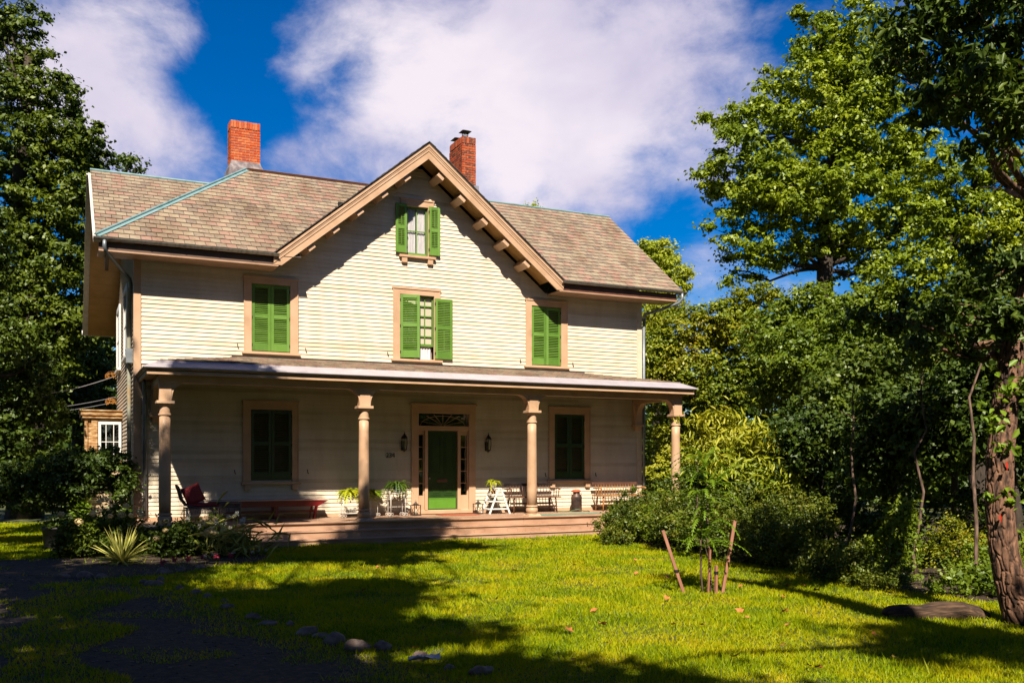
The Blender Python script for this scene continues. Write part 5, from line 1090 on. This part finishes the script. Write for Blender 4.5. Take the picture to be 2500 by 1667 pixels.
(V, F), K = foliage([G(10.15, -16.75, 2.35, .32, .3, .35), G(10.25, -16.85, 1.55, .2, .2, .14), G(10.5, -16.9, 3.0, .4, .3, .35)], 330, .11, 61, 20, .2, lance=True, aspect=.5); npmesh('twig_leaves', V, F, LF['bright'], t)
for i, (x, y, z) in enumerate(((10.15, -16.9, 1.42), (10.20, -16.95, 2.05))):
    c = MB(); c.add([(0, 0, 0), (.035, .01, -.03), (.01, 0, -.09), (-.03, -.01, -.035)], [(0,1,2,3)]); o = obj('red_leaf', c, M['redleaf'], t); o.matrix_parent_inverse = Matrix.Translation(-Vector(ROOTLOC[t.name])); o.location = (x, y, z); o.scale = (1.3,)*3
m_ = MB(); m_.sphere((0, 0, 0), 1, 28, 16, (1, 1, 1)); rl_ = np.random.default_rng(6).random(12)*6.28
for i in range(len(m_.v)):
    x, y, z = m_.v[i]; q = 1+.10*math.sin(x*4+rl_[0]+y*2)+.07*math.sin(x*9+z*5+rl_[1])+.05*math.sin(x*17+rl_[2])+.04*math.sin(y*9+z*7+rl_[3]); ex = math.copysign(abs(x)**.75, x)
    m_.v[i] = (ex*.66, y*q*.17, z*q*.15+.03*math.sin(x*5))
lo_ = tag(obj('fallen_log', m_, M['log'], smooth=True), 'dark rotting log lying at the foot of the leaning tree', 'log'); lo_.location = (9.95, -16.15, .12); lo_.rotation_euler = (0, R(-2), R(-32))
for (px, dd, r0, ptop, lab) in ((2368, 14.5, .035, 700, 'thin bare sunlit stem left of the leaning trunk'), (2240, 16, .03, 820, 'thin dark stem in the shade of the thicket'), (2070, 17, .03, 900, 'thin dark stem behind the shrubs')):
    a = foot(px, dd); b_ = top(px+20, ptop, dd+.6); tree('thin_tree', lab, 'tree', a, b_, r0, [B(px+30, ptop-10, dd, 90, 50), B(px-60, ptop+60, dd, 70, 40)], 3200, .10, LF['dark'], M['bark'], 70+px % 7, 'thin stems in the thicket', per_m3=3, cr=.3)

# ---- trees and shrubs to the left
d = 33
tree('broadleaf_tree', 'huge dark leafy tree filling the left edge behind the house', 'tree', foot(60, d), top(70, 120, d), .5,
     [B(30, 40, d, 90, 60), B(10, 120, d, 110, 50), B(60, 230, d, 150, 70), B(170, 330, d, 110, 60), B(60, 380, d, 160, 90), B(230, 400, d+2, 90, 45), B(180, 480, d, 110, 90), B(30, 540, d, 150, 110), B(150, 620, d, 110, 100), B(20, 720, d, 140, 110), B(150, 780, d, 110, 90), B(60, 880, d, 150, 90)], 125000, .15, LF['shade'], M['bark_dark'], 80, 'trees left of the house', twigs=120, flat=.5, per=110)
tree('broadleaf_tree', 'dark green tree behind the bay at the left end of the house', 'tree', foot(190, 38), top(200, 700, 38), .3,
     [B(230, 480, 40, 80, 60), B(220, 620, 38, 90, 90), B(210, 760, 38, 90, 90), B(220, 880, 38, 80, 80), B(120, 960, 37, 120, 90), B(240, 980, 38, 80, 90), B(330, 400, 42, 60, 22), B(260, 1080, 38, 80, 80)], 60000, .14, LF['dark'], M['bark_dark'], 82, 'trees left of the house', per_m3=.8, cr=.55, twigs=40, flat=.5)
tree('broadleaf_tree', 'nearer shadowy tree with low branches at the far left', 'tree', foot(-60, 24), top(-40, 700, 24), .25,
     [B(-30, 820, 24, 120, 90), B(30, 980, 25, 110, 70), B(-40, 1060, 24, 120, 60), B(-80, 600, 24, 110, 130), B(60, 1020, 26, 110, 70), B(50, 1120, 26, 120, 60), B(60, 900, 26, 90, 60)], 46000, .12, LF['dark'], M['bark_dark'], 84, 'trees left of the house', per_m3=1.4, cr=.45, twigs=40, flat=.5)
wb = [B(px, py, dd, 160, 140) for px, py, dd in ((-150, 1000, 60), (0, 1060, 62), (150, 1050, 60), (300, 1080, 64), (-150, 800, 64), (0, 900, 66), (160, 900, 66), (290, 900, 68), (-200, 600, 66), (-100, 1130, 56), (60, 1130, 56), (220, 1130, 57), (350, 1130, 60))]
(V, F), K = foliage(wb, 50000, .42, 85); o = npmesh('woodland', V, F, LF['dark'], kind='stuff'); tag(o, 'dark woodland seen through the trees at the far left', 'woods')
wb = []  # unseen ring of woods, added to keep sky light off the porch
for k in range(48):
    az = 74+5.5*k; a = R(az); q = 27+3*math.sin(k*2.1); low = 168 < az < 240; x, y = q*math.sin(a), CY+q*math.cos(a)
    wb.append(G(x, y, 7, 4, 4, 7))
    if not low: wb.append(G(x*1.05, y+(y-CY)*.05, 18, 3.8, 3.8, 7))
(V, F), K = foliage(wb, 75000, .85, 133); o = npmesh('woodland', V, F, LF['dark'], kind='stuff'); tag(o, 'unseen ring of woods added behind the viewpoint to block sky light', 'woods')
tree('wisteria', 'dark spreading wisteria bush with a twisted trunk before the bay window', 'shrub', (1.25, -.6, .1), (1.0, -.4, 1.55), .10,
     [G(.9, -.2, 2.0, .7, .8, .42), G(.1, .2, 1.9, .8, .8, .5), G(-.8, .7, 1.65, .9, .8, .45), G(1.35, -.3, 1.5, .25, .6, .8), G(.4, -.1, 1.5, .8, .7, .35), G(-1.6, 1, 1.4, .8, .8, .5), G(-.4, .5, 1.2, .8, .6, .4), G(1.15, -.2, .7, .35, .4, .5)], 42000, .085, LF['dark'], M['bark_dark'], 86, per_m3=6, cr=.28, twigs=60, lance=False, droop=.6)
shrub('bright green vine growing on the corner of the bay', [G(.45, 4.6, 1.1, .25, .3, .6), G(.5, 4.5, .5, .22, .3, .4)], 3200, .10, LF['bright'], 87, group='plants left of the house', per_m3=14)
# withered vine sprays on the end wall
for (y, z, lab) in ((6.6, 4.75, 'withered orange vine spray hanging off the left end wall, upper one'), (6.4, 3.95, 'withered orange vine spray arching off the left end wall above the bay')):
    tv_ = thing('vine_spray', lab, 'vine', (1.56, y, z), 0, 'withered sprays on the end wall'); s = MB(); s.tube([(0, 0, 0), (-.25, 0, .10), (-.5, 0, .06), (-.66, 0, -.12)], .008, 5); obj('stem', s, M['stake'], tv_); s = MB()
    for i in range(60):
        u = random.random(); x = -.1-.55*u; zt = .1*math.sin(u*2.6)-.1*u*u-random.random()*(.28 if i % 7 else .1); s.add([(x, random.uniform(-.03, .03), zt), (x+.02, 0, zt-.05), (x-.005, .01, zt-.09), (x-.025, 0, zt-.04)], [(0,1,2,3)])
    obj('dry_leaves', s, M['orangeleaf'], tv_); tv_.scale = (.55, .55, .55)

# ---- flower bed
def hydrangea(label, blobs, n, nb, seed, bl=(.05, .085)):
    t = shrub(label, blobs, n, .085, LF['shade'], seed, name='hydrangea', cat='hydrangea', group='hydrangeas in the flower bed', lance=True, aspect=.6); r = random.Random(seed)
    for k in range(nb):
        c, rd = r.choice(blobs); a = r.uniform(0, 6.28); e = r.uniform(.1, 1.2); p = (c[0]+rd[0]*math.cos(a)*math.cos(e)*1.25, c[1]-abs(rd[1]*math.sin(a)*math.cos(e))*1.35-.05, c[2]+rd[2]*math.sin(e)*1.4); q = r.uniform(*bl); N_ = 90
        rr_ = np.random.default_rng(seed*100+k); dd = rr_.normal(size=(N_, 3)); dd /= np.linalg.norm(dd, axis=1, keepdims=True); C = np.array(p)+dd*q*np.array([1, 1, .85])*(.75+.3*rr_.random((N_, 1)))
        V, F = leaf_quads(C, dd, np.full(N_, .032), .9, k); npmesh('bloom', V, F, LF['bloom'], t)
    return t
hydrangea('hydrangea with large cream blooms left of the yucca', [G(.45, -3.6, .5, .6, .5, .45), G(.95, -3.2, .7, .5, .4, .45), G(1.35, -3.4, .5, .35, .4, .4)], 9000, 13, 90, (.06, .10))
hydrangea('hydrangea thick with small cream blooms before the left end of the steps', [G(2.15, -3.9, .42, .5, .5, .32), G(2.65, -3.6, .42, .5, .4, .34), G(3.0, -3.9, .32, .4, .4, .26)], 9000, 26, 91, (.045, .075))
shrub('leafy clump with white daisies reaching toward the porch table', [G(2.9, -3.6, .7, .35, .3, .25), G(3.3, -3.5, .45, .4, .3, .25)], 3000, .05, LF['mid'], 92, name='daisy_clump', cat='flowers', group='plants in the flower bed', lance=True, aspect=.3)
def blooms(label, pts, mat, rad, name, seed):
    t = thing(name, label, 'flowers', (pts[0][0], pts[0][1], .1), 0, 'plants in the flower bed', world=True); r = np.random.default_rng(seed)
    for p in pts:
        N_ = 26; a = np.arange(N_)*2*math.pi/9; C = np.array(p)+np.stack([np.cos(a)*rad*.6, np.sin(a)*rad*.4, r.normal(size=N_)*rad*.4], 1); V, F = leaf_quads(C, r.normal(size=(N_, 3))*.5+np.array([0, -.7, .6]), np.full(N_, rad), .5, 3); npmesh('flower', V, F, mat, t)
        s = MB(); s.tube([(p[0]+.03, p[1]+.05, .12), tuple(p)], .005, 4); obj('stem', s, LF['mid'], t)
    return t
r = random.Random(9)
blooms('tall white daisies standing before the wicker armchair', [(2.35+r.uniform(-.1, 1.3), -3.7+r.uniform(-.3, .3), r.uniform(.6, .98)) for _ in range(16)], LF['whitebloom'], .05, 'daisies', 1)
blooms('low crimson flowers at the front edge of the flower bed', [(1.75+.25*i+r.uniform(-.08, .08), -5.9+.12*i+r.uniform(-.1, .1), .2) for i in range(6)], LF['pinkbloom'], .06, 'crimson_flowers', 2)
blooms('low white flowers at the right front edge of the flower bed', [(2.5+.18*i+r.uniform(-.1, .1), -5.4+.1*i+r.uniform(-.15, .15), .22) for i in range(9)], LF['whitebloom'], .035, 'white_flowers', 3)
# yucca: each blade an object
t = thing('yucca', 'spiky variegated yucca in the middle of the flower bed', 'yucca', (1.05, -5.1, .12)); r = random.Random(3)
def blade(L_, bend, w):
    mb = MB(); n = 7; vs = []
    for i in range(n+1):
        u = i/n; x = L_*u*(1-.12*bend*u); z = -bend*.25*L_*u*u; ww = w*(1-u**2.2)*(.75+.5*math.sin(u*3)); vs += [(x, -ww, z+ww*.5), (x, 0, z), (x, ww, z+ww*.5)]
    for i in range(n): a = i*3; mb.add([], []); 
    mb.add(vs, [(i*3, i*3+1, i*3+4, i*3+3) for i in range(n)]+[(i*3+1, i*3+2, i*3+5, i*3+4) for i in range(n)]); me = bpy.data.meshes.new('blade'); me.from_pydata(mb.v, [], mb.f); me.materials.append(LF['yucca']); return me
bls = [blade(1, b_, .026) for b_ in (0, .5, 1.2, 2.0)]
for i in range(110):
    az = r.uniform(0, 6.283); el = math.asin(r.uniform(.05, 1)**.8*.98); me = bls[min(3, int((1-math.sin(el))*4))]; L_ = r.uniform(.55, .80)
    share(me, t, Matrix.Rotation(az, 4, 'Z') @ Matrix.Rotation(-el, 4, 'Y') @ Matrix.Rotation(r.uniform(-.8, .8), 4, 'X') @ Matrix.Scale(L_, 4), 'blade')
shrub('low spiky grass tuft at the right end of the flower bed', [G(3.35, -4.4, .22, .3, .3, .15)], 500, .38, LF['yucca'], 95, name='grass_tuft', cat='grass tuft', group='plants in the flower bed', lance=True, aspect=.07, per_m3=60, cr=.12)
fm = fern_mesh(40, .34, .35, .30, .03)
t = potted('leafy plant in a dark red pot at the foot of the first porch column', (1.95, -3.0, .10), M['terracotta'], .20, .42, fern_mesh(60, .30, .30, .40, .035, 1, .5), LF['darkfern'])
tt_ = thing('planter_tub', 'black planter tub with cream flowers standing left of the flower bed', 'planter', (-.05, -1.2, .1)); p = MB(); p.lathe(0, 0, [(.26, 0), (.30, .05), (.34, .45), (.36, .46), (.36, .50), (.32, .50)], 24); obj('tub', p, M['blackpot'], tt_, smooth=True)
(V, F), K = foliage([G(-.05, -1.2, .72, .38, .38, .16)], 1500, .06, 97, 60, .12); o = npmesh('foliage', V, F, LF['dark']); o.parent = tt_; o.matrix_parent_inverse = Matrix.Translation((.05, 1.2, -.1))
r = random.Random(4)
for i in range(12):
    N_ = 30; rr_ = np.random.default_rng(i); dd = rr_.normal(size=(N_, 3)); dd /= np.linalg.norm(dd, axis=1, keepdims=True); C = np.array((r.uniform(-.3, .3), r.uniform(-.34, -.1), .55+r.uniform(0, .2)))+dd*.035; V, F = leaf_quads(C, dd, np.full(N_, .03), .9, i); o = npmesh('bloom', V, F, LF['bloom'], tt_)

# ---- edging stones, paper, fallen leaves
def stone(label, x, y, s, seed, group='edging stones between lawn and drive', flat=.65):
    random.seed(seed); mb = MB(); n, m_ = 18, 12; V = []; ph = [random.uniform(0, 6.28) for _ in range(8)]
    mb.sphere((0, 0, 0), 1, n, m_, (1, .75, flat))
    for i, v in enumerate(mb.v):
        q = 1+.13*math.sin(v[0]*3+ph[0])+.10*math.sin(v[1]*4+ph[1]+v[2]*3)+.06*math.sin(v[0]*7+v[2]*6+ph[2])+.03*math.sin(v[1]*11+ph[3]); mb.v[i] = tuple(c*q*s for c in v)
    o = obj('edging_stone', mb, M['stone'], smooth=True); o.location = (x, y, float(gh(x, y))+s*.12); o.rotation_euler = (random.uniform(-.2, .2), random.uniform(-.2, .2), random.uniform(0, 6.28)); tag(o, label, 'stone', group)
stone('rounded grey edging stone touching the pinkish one, left of the pair', 2.66, -14.55, .145, 1)
stone('pinkish edging stone in the sun spot with a yellow leaf on it', 2.80, -14.98, .14, 2)
stone('rounded tan edging stone alone in the grass right of the pinkish one', 3.03, -15.1, .115, 3)
stone('grey edging stone just behind the scrap of white paper', 3.22, -15.72, .10, 4)
stone('long flat pale edging stone, third from the upper end of the row', 2.23, -13.2, .12, 5, flat=.35)
stone('small knobbly edging stone left of the long flat one', 2.13, -12.75, .10, 6)
stone('large dark flat edging stone in the middle of the row', 2.50, -13.95, .17, 7, flat=.35)
stone('mossy low edging stone right of the large dark flat one', 2.62, -14.2, .13, 8, flat=.3)
for i, (x, y, s) in enumerate(((1.95, -11.9, .10), (2.0, -11.4, .07), (1.85, -10.9, .09), (1.75, -10.3, .10), (2.45, -13.35, .07), (1.6, -9.6, .08), (1.3, -8.9, .13), (1.2, -8.5, .10), (1.45, -8.2, .09), (3.5, -16.6, .12), (3.3, -16.3, .07))):
    stone(('small edging stone half sunk in the grass, %s' % ('sixth from the flower bed end', 'fifth from the flower bed end', 'fourth from the flower bed end', 'small reddish one below the bed', 'just before the long flat stone', 'third from the flower bed end', 'largest at the flower bed end', 'nearest to the flower bed', 'set back on the lawn by the bed', 'right of the white paper', 'tiny one beside the white paper')[i]), x, y, s, 20+i)
for i, (x, y, s) in enumerate(((1.6, -7.2, .14), (1.9, -7.0, .12), (1.35, -7.3, .10), (.35, -7.2, .16), (.6, -7.4, .12), (2.3, -6.6, .10), (.05, -7.0, .11))):
    stone('rough stone bordering the flower bed, '+('large one below the yucca', 'second one right of the yucca', 'small one just left below the yucca', 'largest one at the left', 'second from the left', 'rightmost of the border', 'leftmost of the border')[i], x, y, s, 40+i, 'stones bordering the flower bed')
mb = MB(); n = 12
for i in range(n+1):
    for j in range(5): mb.v.append((-.15+.3*i/n, -.05+.025*j+random.uniform(-.006, .006), .05+.02*math.sin(j*1.6+i*.4)+random.uniform(-.008, .012)+.02*(i/n)**2))
mb.f = [(i*5+j, (i+1)*5+j, (i+1)*5+j+1, i*5+j+1) for i in range(n) for j in range(4)]
for k in range(5): mb.tube([(.06+.02*k, .02, .08), (.09+.025*k, .01+.01*k, .12+.01*(k % 2))], .004, 4)
o = tag(obj('paper_scrap', mb, M['paper'], smooth=True), 'crumpled scrap of white paper at the lawn edge', 'paper'); o.location = (3.12, -16.12, .12); o.rotation_euler = (0, 0, R(-12))
lfm = []
for k in range(3):
    random.seed(60+k); mb = MB(); pts = []
    for j in range(10): a = 2*math.pi*j/10; q = .045*(1 if j % 2 == 0 else .6)*random.uniform(.8, 1.2); pts.append((q*math.cos(a), q*math.sin(a), random.uniform(-.005, .02)))
    mb.add([(0, 0, .004)]+pts, [(0, i+1, (i+1) % 10+1) for i in range(10)]); me = bpy.data.meshes.new('fallen_leaf'); me.from_pydata(mb.v, [], mb.f); me.materials.append(M['deadleaf']); lfm.append(me)
random.seed(77)
for i in range(64):
    dd = random.uniform(7, 19); th = PSI+random.uniform(-.2, .42); x, y = dd*math.sin(th), CY+dd*math.cos(th)
    if x < float(lawn_edge(y)) or y > -3.4 or (in_bed(np.array(x), np.array(y))): continue
    o = bpy.data.objects.new('fallen_leaf', lfm[i % 3]); COL.objects.link(o); o.location = (x, y, float(gh(x, y))+.045+.03*random.random()); o.rotation_euler = (random.uniform(-.5, .5), random.uniform(-.5, .5), random.uniform(0, 6.3)); s = random.uniform(.7, 1.5); o.scale = (s, s, s)
    tag(o, 'orange brown fallen leaf lying on the lawn', 'fallen leaf', 'fallen leaves on the lawn')

# ---- the trees standing behind the camera whose shade lies over drive, beds and lawn
KX, KZ = .43, 1.08
def overhead(gx, gy, t_, r_): return ((gx-KX*t_, gy-t_, .1+KZ*t_), (r_, r_, r_*.6))
r = random.Random(21); sets = {0: [], 1: [], 2: []}
def bound(y): return float(np.interp(y, [-26, -19, -17, -15.5, -14, -12, -10, -8, -6.5, -5.2, -4.3, -3, 3], [7, 5.2, 4.6, 4.3, 4.3, 4.3, 4.5, 5.3, 6.0, 7.0, 8.3, 8.3, 6.5]))
def segd(x, y, a, b):
    ax, ay = a; bx, by = b; u = max(0, min(1, ((x-ax)*(bx-ax)+(y-ay)*(by-ay))/((bx-ax)**2+(by-ay)**2))); return math.hypot(x-ax-u*(bx-ax), y-ay-u*(by-ay))
y = -27.0
while y < 3.5:
    x = -9.0
    while x < bound(y):
        gx, gy = x+r.uniform(-.5, .5), y+r.uniform(-.5, .5); x += 1.2
        if segd(gx, gy, (1.9, -10.0), (4.5, -6.6)) < .95: continue
        if segd(gx, gy, (2.1, -12.9), (3.3, -12.2)) < .5: continue
        if segd(gx, gy, (2.75, -15.4), (2.8, -15.1)) < .85: continue
        if segd(gx, gy, (1.0, -4.7), (3.0, -3.4)) < 1.25 and r.random() < .85: continue
        if segd(gx, gy, (3.2, -1.2), (6.3, .2)) < .7 and r.random() < .6: continue
        if r.random() < (.75 if gy > 1 else .42 if gy > -2.5 else .06): continue
        if gx > bound(gy)-.1: continue
        tt = r.uniform(9.5, 15.5) if gy > -20 else r.uniform(6, 10)
        if gy > -3: tt = r.uniform(14.5, 18.5)
        sets[0 if gx-.43*tt < -5.5 else 1].append(overhead(gx, gy, tt, r.uniform(.85, 1.2)))
    y += 1.15
for i in range(38): sets[2].append(overhead(r.uniform(8.3, 14), r.uniform(-23, -17.0), r.uniform(8, 12), r.uniform(.7, 1.1)))
tree('shade_tree', 'tall tree left of the drive throwing shade over the flower bed', 'tree', (-8.5, -19, .05), (-8, -19.5, 15), .4, sets[0], 60000, .27, LF['mid'], M['bark_dark'], 100, 'shade trees at the drive', per_m3=2.2, cr=.6, twigs=10)
tree('shade_tree', 'tall tree behind the viewpoint throwing shade over the drive and lawn', 'tree', (-4.5, -32, .05), (-3, -29, 14), .4, sets[1], 150000, .27, LF['mid'], M['bark_dark'], 102, 'shade trees at the drive', per_m3=2.2, cr=.6, twigs=10)
t = tree('shade_tree', 'tall tree right behind the viewpoint shading the right corner of the lawn', 'tree', (11, -33, .05), (9, -31, 13), .4, sets[2], 36000, .26, LF['mid'], M['bark_dark'], 104, 'shade trees at the drive', per_m3=2.2, cr=.6, twigs=10)
lb = MB()
def over(p, t_): return (p[0]-KX*t_, p[1]-t_, .1+KZ*t_)
lb.tube([over((9.0, -20.0), 9.5), over((9.3, -16.6), 10), over((9.75, -14.6), 10.4), over((10.0, -13.0), 10.8), over((9.9, -12.0), 11)], [.3, .27, .25, .22, .12], 8)
lb.tube([over((9.2, -17.8), 9.8), over((7.2, -17.2), 9.2), over((5.8, -17.0), 9), over((4.5, -17.2), 8.8)], [.10, .06, .045, .03], 6)
obj('great_limb', lb, M['bark_dark'], t, smooth=True)
